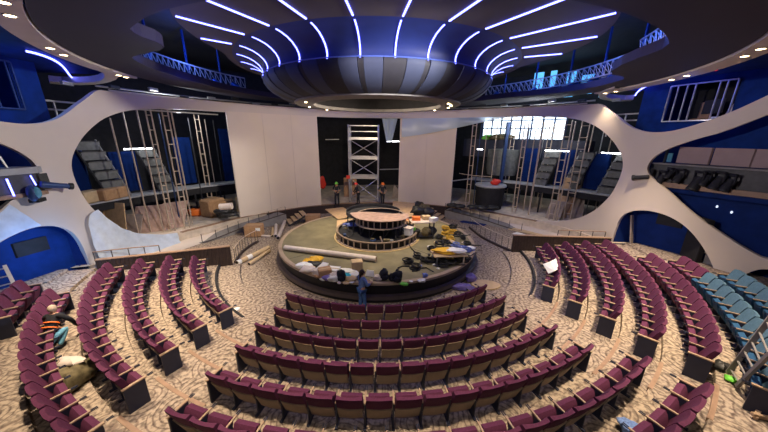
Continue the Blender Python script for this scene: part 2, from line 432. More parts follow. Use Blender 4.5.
# ------------------------------------------------------------------ ceiling plate, border, inner disc
RH = [(-180,8.8),(-125,8.75),(-97.5,8.65),(-84,8.9),(-76,9.15),(-68,9.25),(-65.5,9.1),(-62,8.75),(-57.5,8.45),(-53.5,8.36),(-51,8.6),(-49,9.05),(-46.5,9.25),(-36.5,9.28),(-27,9.23),(0,9.35),(15,9.58),(25.8,9.78),(36,10.0),(42,10.1),(45.5,10.0),(50,9.6),(55,9.36),(61,9.31),(65.5,9.6),(68.5,10.2),(71.7,10.55),(80.9,10.6),(93.6,10.2),(107,9.1),(130,8.85),(180,8.8)]
def rh(a): return lerp_table(RH, (a+180)%360-180)
OFFC = .65
def plate_r(a, R=11.3):                    # circle about a centre shifted sideways
    s = rad(a); return OFFC*sin(s)+math.sqrt(R*R-(OFFC*cos(s))**2)
ZP = 8.6
N = 240; mb = MB(); vs = []; fs = []
for k in range(N):
    a = -180+360*k/N
    ri, ro = rh(a), plate_r(a)
    vs += [HP(ri,a,ZP),HP(ro,a,ZP),HP(ro,a,ZP+.3),HP(ri,a,ZP+.3)]
for k in range(N):
    q = (k+1)%N
    for i in range(4):
        j = (i+1)%4; fs.append((k*4+i, q*4+i, q*4+j, k*4+j))
mb.add(vs, fs); struct(mb.build('ceiling_plate', 'plate'))
# tan border with the downlights; it curls round at each end
mb = MB(); vs = []; fs = []; K = 150; A0, A1 = -90.5, 91
for k in range(K+1):
    a = A0+(A1-A0)*k/K
    e = min(1, (min(a-A0, A1-a))/5.5); w = .1+.45*math.sqrt(max(0,e))
    wd = w if a < 20 else w+.12*min(1,(a-20)/20)
    ri = plate_r(a)+.04; ro = ri+wd
    vs += [HP(ri,a,ZP-.06),HP(ro,a,ZP-.06),HP(ro,a,ZP+.28),HP(ri,a,ZP+.28)]
for k in range(K):
    for i in range(4):
        j = (i+1)%4; fs.append((k*4+i,(k+1)*4+i,(k+1)*4+j,k*4+j))
fs += [(0,1,2,3),(K*4+3,K*4+2,K*4+1,K*4)]
mb.add(vs, fs); struct(mb.build('ceiling_border', 'border'))
# the border curls back towards the wall at each end
hook = [((112,70.5),(100,70.6)),((117,73.5),(103.5,73.5)),((118.6,76.5),(104.5,76.2)),((116,79.6),(103,79)),((110,82),(99.5,81)),((103,83.6),(94,82)),((93,84.6),(86,82.7)),((80,85.2),(76,82.9)),((65,85),(63,82.8)),((50,83.6),(50,81.6))]
def hpol(px):
    p = at(px[0],px[1],ZP-.07); q = Vector((p.x-CX,p.y-CY)); return q.length, math.degrees(math.atan2(q.x,-q.y))-AX
for nm, sg, dr_ in (('ceiling_hook_left',1,0.),('ceiling_hook_right',-1,.75)):
    vs = []
    for o_, i_ in hook:
        for px in (o_, i_):
            r_, a_ = hpol(px); vs += [HP(r_+dr_, a_*sg, ZP-.07), HP(r_+dr_, a_*sg, ZP+.2)]
    n_ = len(hook)
    mb = MB().add(vs, [f for k in range(n_-1) for f in ((k*4,k*4+4,k*4+6,k*4+2),(k*4+1,k*4+3,k*4+7,k*4+5),(k*4,k*4+1,k*4+5,k*4+4),(k*4+2,k*4+6,k*4+7,k*4+3))])
    struct(mb.build(nm, 'border'))
# blue balcony soffit beyond the border
def soff_pos(r, a, z): return HP(r, a, z)
for nm, a0, a1 in (('ceiling_soffit_left',-97,-40),('ceiling_soffit_right',40,95)):
    mb = MB(); vs = []; K = 50
    for k in range(K+1):
        a = a0+(a1-a0)*k/K; ri = plate_r(a)+.3
        vs += [HP(ri,a,ZP+.14),HP(13.,a,ZP+.3),HP(21.,a,ZP+.5)]
    mb.add(vs, [(k*3+i,(k+1)*3+i,(k+1)*3+i+1,k*3+i+1) for k in range(K) for i in range(2)])
    struct(mb.build(nm, 'dblue'))
# inner disc
mb = MB(); D = .45
def disc_pos(r, a, z):
    p = HP(0,0,0); ang = rad(a+AX); return Vector((CX+D*cos(rad(AX))*min(1,(r-5.5)/3)+r*sin(ang), CY+D*sin(rad(AX))*min(1,(r-5.5)/3)-r*cos(ang), z))
DR = [(0,9.3),(30,9.05),(38,8.75),(50,8.2),(60,7.4),(66,7.1),(72,6.5),(95,6.5),(180,6.5)]
def disc_r(psi):
    p = (psi+180)%360-180; return lerp_table(DR, abs(p))+(.25 if 15 < p < 70 else 0)
vs = []; K = 144
for k in range(K):
    a = k*360/K; R = sum(disc_r(a+d) for d in (-4,0,4))/3
    vs += [HP(6.22,a,9.27), HP(R,a,9.27), HP(R,a,9.40), HP(6.22,a,9.40)]
mb.add(vs, [(k*4+i,((k+1)%K)*4+i,((k+1)%K)*4+(i+1)%4,k*4+(i+1)%4) for k in range(K) for i in range(4)])
struct(mb.build('ceiling_disc', 'inner'))

# ------------------------------------------------------------------ hanging drum
dr = T('ceiling_drum', 'big round blue lit drum hanging over the circular stage', 'ceiling drum', (CX,CY,7.6))
cov = [(5.18,8.56),(5.15,8.68),(5.18,8.80),(5.27,8.93),(5.42,9.05),(5.62,9.15),(5.88,9.22),(6.22,9.27)]
dr.part('cove', MB().lathe(cov, 0, 360, 120), 'cove', smooth='all')
bp = [(5.18,8.56),(5.20,8.50),(5.17,8.38),(5.05,8.2),(4.86,8.03),(4.6,7.88),(4.30,7.76),(3.98,7.68)]
def bowl_part(nm, a0, a1, m, push=0.):
    K = max(1, int((a1-a0)/1.6)); pr = [(r+push,z) for r,z in bp]
    dr.part(nm, MB().lathe(pr+[(r-.1,z+.05) for r,z in pr[::-1]], a0+AX, a1+AX, K, close=True), m, smooth=True)
A_L = -12.8
step = 12.
k = 0; a = A_L
while k < 30:                              # pale, thin dark, pale, wide dark, in turn
    c0 = A_L+k*step
    if k % 2 == 0: bowl_part('thin_panel', c0-1.0, c0+1.0, 'bowld', -.02)
    else: bowl_part('dark_panel', c0-4., c0+4., 'bowld')
    nx = c0+step
    lo = c0+(1.0 if k%2==0 else 4.); hi = nx-(1.0 if (k+1)%2==0 else 4.)
    bowl_part('pale_panel', lo+.15, hi-.15, 'bowl', .015)
    k += 1
dr.part('bottom_ring', MB().lathe([(3.98,7.70),(3.95,7.63),(3.1,7.60),(3.1,7.75),(3.6,7.9)], 0, 360, 96), 'ramp', smooth=True)
dr.part('hollow', MB().lathe([(3.12,7.7),(3.0,8.4),(.02,8.5)], 0, 360, 64), 'black', smooth='all')
dr.part('ring_edge', MB().lathe([(5.21,8.55),(5.24,8.57),(5.21,8.59)], 0, 360, 120), mat('blue_edge', (.10,.16,.55), .4))
dr.part('hub_lamp', MB().tube([P(1.6,-150,8.30),P(1.6,-150,8.47)], .16, 12), 'dsteel', smooth=True)
for i in range(30):
    an = A_L+i*step+AX
    mb = MB(); w = .022
    vs = []
    for (r,z) in cov[:-1]+[(6.05,9.245)]:
        d = Vector((cos(rad(an)), sin(rad(an)), 0)); p = P(r+.025, an, z-.012)
        vs += [p-d*w, p+d*w]
    mb.add(vs, [(2*q,2*q+1,2*q+3,2*q+2) for q in range(len(cov)-1)])
    o = dr.part('led_strip', mb, 'led'); sm = o.modifiers.new('t','SOLIDIFY'); sm.thickness = .02
for i, an in enumerate((-98,-62,62,70,78,92,118,-125)):
    dr.part('downlight', MB().tube([P(3.55,an,7.588),P(3.55,an,7.63)], .05, 10), 'lamp')
# radial strips on the disc
cnt = 0
for i in range(30):
    psi = A_L+i*step
    if 66 < abs((psi+180)%360-180): continue
    p, q = HP(6.32, psi, 9.25), HP(disc_r(psi)-.12, psi, 9.25)
    mb = MB().bar(p, q, .042, .03)
    pw = (psi+180)%360-180
    side = 'left' if pw < 0 else 'right'
    nth = ORD[min(int(abs(pw)/step),19)]
    solo(mb, 'led_strip_light', 'led', 'blue radial ceiling LED strip, %s to the %s from the front'%(nth, side), 'led strip', 'radial LED strips on the ceiling disc')
# downlights in the border
pairs = [(-88.9,-86.6),(-69.7,-65.5),(-50.4,-45.7),(-31,-27),(-13,-9),(13,17),(31.8,36.1),(50.5,54.3),(67.9,71.6),(86.2,89.2)]
names = ['at the curled left border end','on the left border beside the blue arc','on the border near the top left corner','on the border above the left balcony','on the border above the left aisle','on the border above the right aisle','on the border near the top right corner','on the right border, right of the booth window','on the right border above the booth window','at the curled right border end']
for (a,b), nm in zip(pairs, names):
    for j, s in enumerate((a,b)):
        r = plate_r(s)+(.27 if s < 20 else .33)
        if abs(s) > 85: r += .02
        dl = T('downlight', 'warm round downlight %s, %s of its pair'%(nm, ('farther' if (j==0)==(s<0) else 'nearer')), 'downlight', HP(r,s,ZP-.065), 'warm downlights in the ceiling border')
        dl.part('trim_ring', MB().torus(HP(r,s,ZP-.065), .10, .014, 18), 'alu', smooth=True)
        dl.part('bulb', MB().tube([HP(r,s,ZP-.075),HP(r,s,ZP-.05)], .085, 14), 'lamp')
    c = (a+b)/2
    L = bpy.data.lights.new('downlight_beam', 'SPOT'); L.energy = 3300*(.12 if a > 80 else .45 if a < -80 else .5 if abs(c) < 33 else 1.); L.color = (1.,.79,.56); L.spot_size = rad(70); L.spot_blend = .9; L.shadow_soft_size = .15
    o = bpy.data.objects.new('downlight_beam', L); COL.objects.link(o); o.location = HP(plate_r(c)+.3, c, ZP-.2)
    tgt = HP(plate_r(c)-.6, c, 0); o.rotation_euler = (Vector(tgt)-o.location).to_track_quat('-Z','Y').to_euler()

# blue LED arc under each balcony soffit
for s, nm in ((-1,'left'),(1,'right')):
    pts = []
    for k in range(17):
        u = k/16; a = 76+24*u**1.6 if s < 0 else 70+26*u
        r = 12.35-.55*sin(u*PI*.55)+3.6*u**2.6
        pts.append(HP(r+(0 if s<0 else .9), s*a, ZP+.17))
    solo(MB().tube(pts, .035, 6), 'led_arc_light', 'led', 'curved blue LED line on the %s balcony soffit'%nm, 'led strip', smooth=True)

# ------------------------------------------------------------------ trusses and lights in the void above the plate
def arc_truss(label, a0, a1, r, z, h, m, n):
    t = T('lighting_truss', label, 'truss', HP(r,(a0+a1)/2,z), 'curved lighting trusses above the ceiling plate')
    A = [a0+(a1-a0)*k/n for k in range(n+1)]
    for rr, zz in ((r,z),(r,z+h),(r+.35,z)):
        t.part('chord', MB().tube([HP(rr,x,zz) for x in A], .035, 6), m, smooth=True)
    mb = MB()
    for k in range(n):
        mb.tube([HP(r,A[k],z),HP(r,A[k+1],z+h)], .018, 5); mb.tube([HP(r,A[k],z),HP(r,A[k],z+h)], .018, 5); mb.tube([HP(r+.35,A[k],z),HP(r,A[k+1],z+h)], .016, 5)
    t.part('bracing', mb, m)
arc_truss('curved blue lit truss in the left ceiling gap, tongue end', -66, -44, 9.35, 9.0, .75, 'steel', 12)
arc_truss('curved blue lit truss in the right ceiling gap, tongue end', 42, 66, 10.3, 9.0, .75, 'steel', 12)
arc_truss('long truss above the left rear gap', -128, -70, 10.2, 9.15, .6, 'steel', 30)
arc_truss('long truss above the right rear gap', 72, 128, 11., 9.15, .6, 'steel', 30)
for s, nm in ((-1,'left'),(1,'right')):      # gallery rail with blue panels behind the gap
    for k in range(8):
        a = s*(74+6.6*k); r = 10.4+(.9 if s > 0 else 0)
        if k > 4: r -= .25*(k-4)
        sp = T('spotlight', 'small black spotlight hung in the %s ceiling gap, %s from the tongue end'%(nm, ORD[k]), 'spotlight', HP(r,a,8.95), 'spotlights hung in the ceiling gaps')
        sp.part('lamp_body', MB().tube([HP(r,a,9.2),HP(r-.3,a+s*.6,8.92)], .13, 10, r1=.17), 'bsteel', smooth=True)
        sp.part('yoke', MB().tube([HP(r,a-1,9.1),HP(r,a-1,9.45),HP(r,a+1,9.45),HP(r,a+1,9.1)], .025, 6), 'dsteel')
        sp.part('lens', MB().ball(HP(r-.31,a+s*.62,8.91), (.12,.12,.05)), 'lens', smooth=True)
for s, nm in ((-1,'left'),(1,'right')):
    for k in range(5):
        a = s*(77+10.5*k); r = 11.6 if s > 0 else 10.9
        if k > 2: r -= .3*(k-2)
        solo(MB().bar(HP(r,a,8.9), HP(r,a,11.5), .08), 'hanger_post', 'bsteel', 'vertical blue post in the %s ceiling gap, %s from the tongue end'%(nm, ORD[k]), 'post', 'posts in the ceiling gaps')
# pipe grid in the dark gap over the white band
for s, nm in ((-1,'left'),(1,'right')):
    for k, (z, off) in enumerate(((8.25,1.6),(8.45,2.2),(7.85,2.8))):
        A = [s*(98+ (160-98)*q/20) for q in range(21)]
        solo(MB().tube([WP(x,z,off) for x in A], .05, 6), 'pipe_run', 'alu' if k else 'steel', '%s curved pipe in the dark gap over the white band on the %s'%(('lowest front','upper middle','rear')[k], nm), 'pipe', 'curved pipes over the white band')
    for k in range(9):
        a = s*(93+7*k); z = 8.35+.12*(k%3)
        mb = MB().box(WP(a,z,1.9), (.5,.16,.16), rad(a+AX)); 
        solo(mb, 'ceiling_fixture', 'dsteel' if k%2 else 'alu', 'small light fixture over the white band on the %s, %s from the outer end'%(nm, ORD[k]), 'fixture', 'fixtures in the dark gap')
for s, nm in ((-1,'left'),(1,'right')):      # ladder frame in the side voids
    t = T('service_rail', 'pale guard rail in the dark void behind the %s peak of the band'%nm, 'rail', WP(s*91,6.4,2.2))
    for z in (7.2, 7.55): t.part('rail', MB().bar(WP(s*88,z,2.2), WP(s*97,z,2.2), .07), 'alu')
    for a in (88.4,91.4,94.4): t.part('post', MB().bar(WP(s*a,6.3,2.2), WP(s*a,7.55,2.2), .06), 'alu')

# ------------------------------------------------------------------ daylight window, parapet, film
struct(MB().lathe([(6.,6.05),(6.,8.3)], 111, 134, 24, pos=deck_pos).build('window_1', 'glow'))
for i, (a, b, z0, z1) in enumerate(((107,109.6,9.3,10.6),(111,113,9.2,11.0),(115.5,117,9.6,11.2),(118.6,121,9.8,11.2),(103.5,105.5,9.0,10.2))):
    struct(MB().lathe([(6.,z0),(6.,z1)], a, b, 4, pos=deck_pos).build('window_%d'%(i+5), 'glowb'))
fr = MB()
for a in [111+k*23/8 for k in range(9)]: fr.bar(WP(a,6.0,5.9), WP(a,8.3,5.9), .10)
for z in (6.05,6.95,7.6,8.3): fr.tube([WP(111+k*23/16,z,5.9) for k in range(17)], .045, 5)
struct(fr.build('window_2', 'bsteel'))
struct(MB().lathe([(5.,4.5),(5.,6.02),(5.9,6.02),(5.9,4.5)], 104, 139, 30, pos=deck_pos, close=True).build('wall_parapet', 'navy'))
g = MB().lump(WP(131,6.15,5.3), (1.1,.5,.45), 3); solo(g, 'equipment_bundle', 'green', 'green bundle on the parapet below the daylight window', 'bundle', smooth=True)
g = MB().lump(WP(126.5,6.2,5.3), (2.2,.6,.5), 4); solo(g, 'equipment_bundle', 'camo', 'brown bundle on the parapet below the daylight window', 'bundle', smooth=True)
def film(u, v):                              # clear sheet that swoops from the band down to the right screen
    a = 160-47*u
    zt = 7.56; zb = 6.15+1.38*u**1.25
    return WP(a, zb+(zt-zb)*v, -.34-.05*sin(18*u+4*v)-.10*sin(PI*v))
solo(MB().grid(40, 8, film), 'plastic_sheet', 'film', 'clear plastic sheet sagging from the white band over the right screen', 'plastic sheet', smooth='all')
def film2(u, v):
    a = 171-8.4*u; n = .35+.65*v
    return WP(167+(a-167)*n, 5.75+1.85*v, -.05-.08*sin(14*u))
solo(MB().grid(10, 8, film2), 'plastic_sheet', 'film', 'gathered plastic sheet hanging beside the scaffold tower', 'plastic sheet', smooth='all')

# white screens standing at the edge of the raised floor
for a0, a1, z0, label, nseam in ((-155.3,-118.3,.72,'large white curved screen left of the scaffold tower',2),(133.5,161.3,.72,'white curved screen right of the scaffold tower',1)):
    t = T('projection_screen', label, 'screen', WP((a0+a1)/2,z0,-.05), 'white screens at the back of the stage')
    t.part('screen_panel', MB().slab(24, 4, lambda u,v: WP(a0+(a1-a0)*u, z0+(7.6-z0)*v, -.06), lambda u,v: WP(a0+(a1-a0)*u, z0+(7.6-z0)*v, .02)), 'screen', smooth=True)
    for k in range(nseam):
        a = a0+(a1-a0)*(k+1)/(nseam+1); t.part('seam', MB().bar(WP(a,z0,-.066), WP(a,7.6,-.066), .02), 'white')

# ------------------------------------------------------------------ chairs
PIT = {'C':.60, 'S':.52}
def lean(z): return .20*(1-(z-.36)/.56)
def chair_meshes(w, fab, fabp):
    hw = w/2-.033
    def fr(u, v):
        e = u*2-1; x = e*hw; z = .36+(.56-.022*abs(e)**12)*v
        return Vector((x, lean(z)+.03+.05*e*e-.012*max(0,v-.85)/.15, z))
    def bk(u, v):
        e = u*2-1; x = e*(hw-.008); z = .38+(.53-.022*abs(e)**12)*v
        return Vector((x, lean(z)-.055+.022*e*e+.012*max(0,v-.85)/.15, z))
    out = {}
    out['backrest'] = (MB().slab(12, 7, fr, bk), fab, True)
    pf = lambda o: (lambda u,v: Vector(((u*2-1)*(hw-.012), lean(.17+.39*v)-o+.022*(u*2-1)**2, .17+.39*v)))
    out['back_panel'] = (MB().slab(6, 3, pf(.056), pf(.08)), 'tan', True)
    c, s = cos(rad(72)), sin(rad(72)); sw = hw-.045
    def pad(h):
        def f(u, v):
            x = (u*2-1)*sw; l = -.19+.38*v; e = .022*max(0,(abs(v*2-1)-.7)/.3); g = 1 if h > 0 else -1
            return Vector((x, .32+l*c-(h-e*g)*s, .42+l*s+(h-e*g)*c))
        return f
    out['seat'] = (MB().slab(4, 6, pad(.078), pad(-.078)), fabp, True)
    return out
def make_protos(w, fab, fabp):
    pr = {}
    for nm, (mb, m, sm) in chair_meshes(w, fab, fabp).items():
        pr[nm] = mb.build(nm, m, None, sm)
    a = MB(); a.box((0,.285,.635),(.034,.33,.032)); pr['armrest'] = a.build('armrest','arm')
    a = MB()
    for s in (-.02,.02): a.box((s,.50,.635),(.012,.10,.02))
    pr['armrest_fork'] = a.build('armrest_fork','navy')
    a = MB(); a.box((0,.22,.32),(.03,.20,.60)); a.box((0,.22,.02),(.06,.34,.04)); pr['stand'] = a.build('stand','navy')
    a = MB(); a.box((0,.23,.31),(.055,.38,.62)); pr['end_panel'] = a.build('end_panel','navy')
    a = MB(); a.box((0,.235,.635),(.06,.43,.03)); pr['panel_cap'] = a.build('panel_cap','arm')
    return pr
PROT = {('C','r'): make_protos(.60,'burg','burg'), ('S','r'): make_protos(.52,'burg','burg'), ('S','b'): make_protos(.52,'teall','teal')}
def copy_part(src, par, loc=(0,0,0), label=None):
    o = src.copy(); COL.objects.link(o); o.parent = par; o.location = loc
    if label: o['label'] = label
    return o
rows = [  # block, tier, phi start, phi end, colour count, row words
 ('C',1,-27,38),('C',2,-23.8,35.6),('C',3,-22.6,33.6),('C',4,-20.6,32.6),('C',5,-19.6,31.6),('C',6,-18.8,34.2),('C',7,4,33.8),
 ('L',3,-66,-33.6),('L',4,-67,-31.4),('L',5,-66,-29),('L',6,-64.6,-26.2),('L',7,-55.6,-23.2),('L',8,-60,-50.8),
 ('R',3,50.4,79.5),('R',4,45.8,80.5),('R',5,43,80.8),('R',6,40.6,80.8),('R',7,40.2,72.8),('R',8,38.2,71.6),('R',9,47,66.9)]
rname = {'C':'centre block','L':'left block','R':'right block'}
seen = {'C':0,'L':0,'R':0}
for blk, t, p0, p1 in rows:
    k0 = seen[blk]; seen[blk] += 1
    r, z = tr(t), tz(t); key = 'C' if blk == 'C' else 'S'; w = PIT[key]
    n = max(1, round(rad(p1-p0)*r/w)); st = (p1-p0)/n; pit = rad(st)*r
    rowword = '%s, %s row from stage'%(rname[blk], ORD[k0])
    for i in range(n):
        phi = p0+st*(i+.5)
        blue = (blk == 'R' and ((t == 8 and i < n-3) or t == 9))
        pr = PROT[('S','b')] if blue else PROT[(key,'r')]
        # count from the end nearest the camera for side blocks, from the left for the centre
        if blk == 'C': pos = '%s from left'%ORD[i]
        elif blk == 'L': pos = '%s from near aisle'%ORD[n-1-i]
        else: pos = '%s from near aisle'%ORD[i]
        col = 'pale blue' if blue else 'burgundy'
        ch = root('theatre_seat', '%s theatre seat, %s, %s'%(col, rowword, pos), 'theatre seat', P(r,phi,z), rad(phi),
                  ('%s theatre seats in the %s'%(col, rname[blk])))
        for nm in ('backrest','back_panel','seat'): 
            o = copy_part(pr[nm], ch)
            if nm == 'back_panel': o['label'] = 'tan back panel'
        edges = [pit/2]+([-pit/2] if i == 0 else [])
        for e in edges:
            end = (i == 0 and e < 0) or (i == n-1 and e > 0)
            if end:
                pn = copy_part(pr['end_panel'], ch, (e*1.04,0,0), 'navy end panel'); copy_part(pr['panel_cap'], pn)
                if True: 
                    am = copy_part(pr['armrest_fork'], pn, (0,.03,0))
            else:
                sd = copy_part(pr['stand'], ch, (e,0,0)); am = copy_part(pr['armrest'], ch, (e,0,0)); copy_part(pr['armrest_fork'], am)
for pr in PROT.values():
    for o in pr.values(): bpy.data.objects.remove(o)

# ------------------------------------------------------------------ round stage
SX0, SY0 = -.2, 14.7
SZ = .8
def SP(r, phi, z): return Vector((SX0+r*sin(rad(phi)), SY0-r*cos(rad(phi)), z))
st = T('round_stage', 'low round stage with olive floor, tan rim and black skirt', 'stage', (SX0,SY0,0))
st.part('stage_floor', MB().lathe([(0.,SZ),(2.,SZ),(5.06,SZ)], 0, 360, 120, pos=SP), 'stage')
st.part('rim', MB().lathe([(5.06,SZ-.05),(5.06,SZ+.012),(5.24,SZ+.012),(5.26,SZ-.07),(5.1,SZ-.07)], 0, 360, 120, pos=SP, close=True), 'rim', smooth=True)
st.part('skirt', MB().lathe([(5.2,SZ-.06),(5.18,.30),(5.1,.30)], 0, 360, 120, pos=SP), 'skirt', smooth=True)
st.part('plinth', MB().lathe([(5.1,.31),(5.36,.31),(5.38,.16),(5.2,.15)], 0, 360, 120, pos=SP), 'plinth', smooth=True)
st.part('toe', MB().lathe([(5.3,0.),(5.3,.16)], 0, 360, 120, pos=SP), 'black', smooth=True)
for a in (-52, 46, 152, -140):
    st.part('floor_seam', MB().bar(SP(2.5,a,SZ+.001), SP(5.0,a,SZ+.001), .02, .006), 'black')

# two stacked lift rings in the middle
def stud_ring(t, r, z0, z1, n, cap='tan', w=.045, P=P):
    t.part('bottom_track', MB().lathe([(r-.09,z0),(r-.09,z0+.05),(r+.02,z0+.05),(r+.02,z0)], 0, 360, 72, pos=P, close=True), 'steel')
    t.part('top_track', MB().lathe([(r-.09,z1-.05),(r-.09,z1),(r+.02,z1),(r+.02,z1-.05)], 0, 360, 72, pos=P, close=True), cap)
    for i in range(n): t.part('stud', MB().box(P(r-.03,i*360/n,(z0+z1)/2), (w,.07,z1-z0), rad(i*360/n)), 'steel')
lo = T('framed_ring', 'wide lower framed ring on the centre of the round stage', 'framed ring', (CX,CY,SZ), 'stacked framed rings at stage centre')
stud_ring(lo, 2.25, SZ, 1.24, 36)
lo.part('base_edge', MB().lathe([(2.3,SZ),(2.3,SZ+.035),(2.39,SZ+.03),(2.39,SZ)], 0, 360, 72, close=True), 'baseedge', label='yellowish tan base edge')
lo.part('inner_floor', MB().lathe([(2.17,1.1),(.0,1.1)], 0, 360, 48), 'black')
lo.part('inner_skin', MB().lathe([(2.14,SZ),(2.14,1.22)], 0, 360, 64), 'skirt')
UX, UY = -.02, 14.55
def UP(r, phi, z): return Vector((UX+r*sin(rad(phi)), UY-r*cos(rad(phi)), z))
def BP(r, phi, z): return Vector((-.45+r*sin(rad(phi)), 15.5-r*cos(rad(phi)), z))
up = T('framed_ring', 'raised upper framed ring part covered by a plywood sheet', 'framed ring', (UX,UY,1.1), 'stacked framed rings at stage centre')
stud_ring(up, 1.36, 1.68, 2.13, 26, P=UP)
up.part('inner_skin', MB().lathe([(1.25,1.7),(1.25,2.11)], 0, 360, 64, pos=UP), 'black')
up.part('inner_floor', MB().lathe([(1.28,1.74),(.0,1.74)], 0, 360, 48, pos=UP), 'black')
for i in range(10):
    a = i*36+8; up.part('strut', MB().tube([UP(1.15,a,1.1),UP(1.2,a+18,1.7)], .03, 6), 'dsteel')
    up.part('post', MB().bar(UP(1.2,a,1.1), UP(1.2,a,1.7), .06), 'dsteel')
br = T('framed_ring', 'dark open topped ring behind and left of the plywood covered one', 'framed ring', (-.45,15.5,1.1), 'stacked framed rings at stage centre')
br.part('outer_skin', MB().lathe([(1.56,1.92),(1.56,2.12),(1.51,2.12),(1.51,1.92)], 0, 360, 72, pos=BP, close=True), 'dsteel', smooth=True)
br.part('inner_floor', MB().lathe([(1.52,1.94),(0.,1.94)], 0, 360, 48, pos=BP), 'black')
for i in range(8): br.part('post', MB().bar(BP(1.5,i*45,1.1), BP(1.45,i*45,1.94), .06), 'dsteel')
def plyround(u, v):
    x = -1.7+3.15*u; w = math.sqrt(max(.0,1.46**2-(x*.9)**2)); y = -w+(w+.1+.16*sin(2*PI*u))*v
    return Vector((UX+x+.05, UY-.02+y, 2.145+.03*sin(PI*u)*v))
o = solo(MB().slab(20, 4, lambda u,v: plyround(u,v)+Vector((0,0,.03)), plyround), 'plywood_sheet', 'plyp', 'pinkish half round plywood sheet lying on the upper framed ring', 'plywood sheet')
rnd = random.Random(5)
mats = ['dsteel','alu','bsteel','camo','steel','dsteel']
GA = sorted(rnd.uniform(-105,105) for _ in range(20))
for i in range(20):                           # equipment inside the ring stack
    a = GA[i]; r = rnd.uniform(1.55,2.0); k = rnd.choice(mats)
    c = P(r,a,1.1); s = rnd.uniform(.10,.24)
    mb = MB()
    if i%3 == 0: mb.box(c+Vector((0,0,s*.5)), (s*1.6,s,s), rad(a+rnd.uniform(-30,30)))
    elif i%3 == 1: mb.torus(c+Vector((0,0,.04)), s*.6, .035, 14)
    else: mb.tube([c+Vector((0,0,.03)), c+Vector((rnd.uniform(-.3,.3),rnd.uniform(-.1,.3),.3))], .035, 7)
    solo(mb, ('equipment_case','cable_coil','metal_strut')[i%3], k, ('small equipment case','small cable coil','short metal strut')[i%3]+', %s piece of gear from the left between the framed rings'%ORD[i], ('case','cable','strut')[i%3], 'loose gear between the framed rings')
t = T('utility_box', 'white box on the right of the lower framed ring', 'box', P(1.98,58,1.24)); 
t.part('box_body', MB().box(P(1.98,58,1.44), (.42,.36,.40), rad(58)), 'paper'); t.part('box_lid', MB().box(P(1.98,58,1.65), (.45,.39,.03), rad(58)), 'tube')
for c, d, rz in (((-2.55,15.4),(.9,.35,.16),.4),((-1.95,15.6),(.7,.3,.3),.9)):
    pass
# plywood on the stage floor and the bridge to the raised floor
def sheet(pts, z, m, label, h=.03, name='plywood_sheet', cat='plywood sheet', grp='plywood sheets on the stage'):
    q = [at(x,y,z) for x,y in pts]; n = len(q)
    mb = MB().add(q+[p+Vector((0,0,h)) for p in q], [tuple(range(n-1,-1,-1)), tuple(range(n,2*n))]+[(i,(i+1)%n,n+(i+1)%n,n+i) for i in range(n)])
    return solo(mb, name, m, label, cat, grp)
sheet([(325,209.5),(343,207.5),(352,213),(346,218),(338,219.5)], .87, 'ply', 'tan plywood sheet pointing off the back left of the stage')
sheet([(337,220.5),(356,219),(357,229),(336.5,230)], .87, 'ply', 'tan plywood sheet left of the upper framed ring')
sheet([(337,231),(352,230.5),(345,237),(337,239)], .88, 'cardl', 'small yellowish plywood sheet left of the lower framed ring')
q = [at(392,214,.9), at(413,217.5,.9), at(415,203.5,1.15), at(393,201.5,1.15)]
mb = MB().add(q+[p+Vector((0,0,.05)) for p in q], [(3,2,1,0),(4,5,6,7),(0,1,5,4),(1,2,6,5),(2,3,7,6),(3,0,4,7)])
solo(mb, 'plywood_sheet', 'ply', 'large tan plywood ramp at the back right of the stage', 'plywood sheet')

# long pale tube across the stage
a, b = at(285,247.5,SZ+.14), at(376,259,SZ+.14)
t = T('cardboard_tube', 'long pale cardboard tube lying across the front of the stage', 'tube', (a+b)/2-Vector((0,0,.14)))
t.part('tube_body', MB().tube([a,b], .125, 18), 'tube', smooth=True); d = (b-a).normalized()
t.part('end_core', MB().tube([a-d*.004,a+d*.02], .10, 14), 'cardl', smooth=True); t.part('end_core', MB().tube([b-d*.02,b+d*.004], .10, 14), 'card', smooth=True)
def tube_thing(p, q, r, m, label, z=0.):
    a, b = at(p[0],p[1],z+r), at(q[0],q[1],z+r); d = (b-a).normalized()
    t = T('cardboard_tube', label, 'tube', (a+b)/2-Vector((0,0,r)), 'cardboard tubes on the floor left of the stage')
    t.part('tube_body', MB().tube([a,b], r, 14), m, smooth=True)
    for e, s in ((a,1),(b,-1)): t.part('end_core', MB().tube([e-d*(.004*s),e+d*(.02*s)], r*.78, 12), 'skirt', smooth=True)
    return t, a, b
t, a, b = tube_thing((237,263),(268.5,247.5), .12, 'cardl', 'tan cardboard tube with a white band left of the stage')
t.part('white_band', MB().tube([a.lerp(b,.28),a.lerp(b,.42)], .124, 14), 'paper', smooth=True, label='white band'); t.part('white_end', MB().tube([a.lerp(b,.0),a.lerp(b,.1)], .124, 14), 'paper', smooth=True)
tube_thing((249,264),(269.5,250.5), .085, 'cardl', 'thinner tan cardboard tube beside the white banded one')
tube_thing((278,238),(285.5,219.5), .12, 'tube', 'grey cardboard tube standing nearest the stage edge')
tube_thing((275.5,236),(276,225), .11, 'tube', 'short grey tube beside the grey tube nearest the stage')
tube_thing((272.5,236),(272.6,228), .08, 'cardl', 'short tan tube left of the grey tubes')
tube_thing((249,234.5),(271,236.5), .07, 'tube', 'pale tube lying flat in front of the cardboard box')

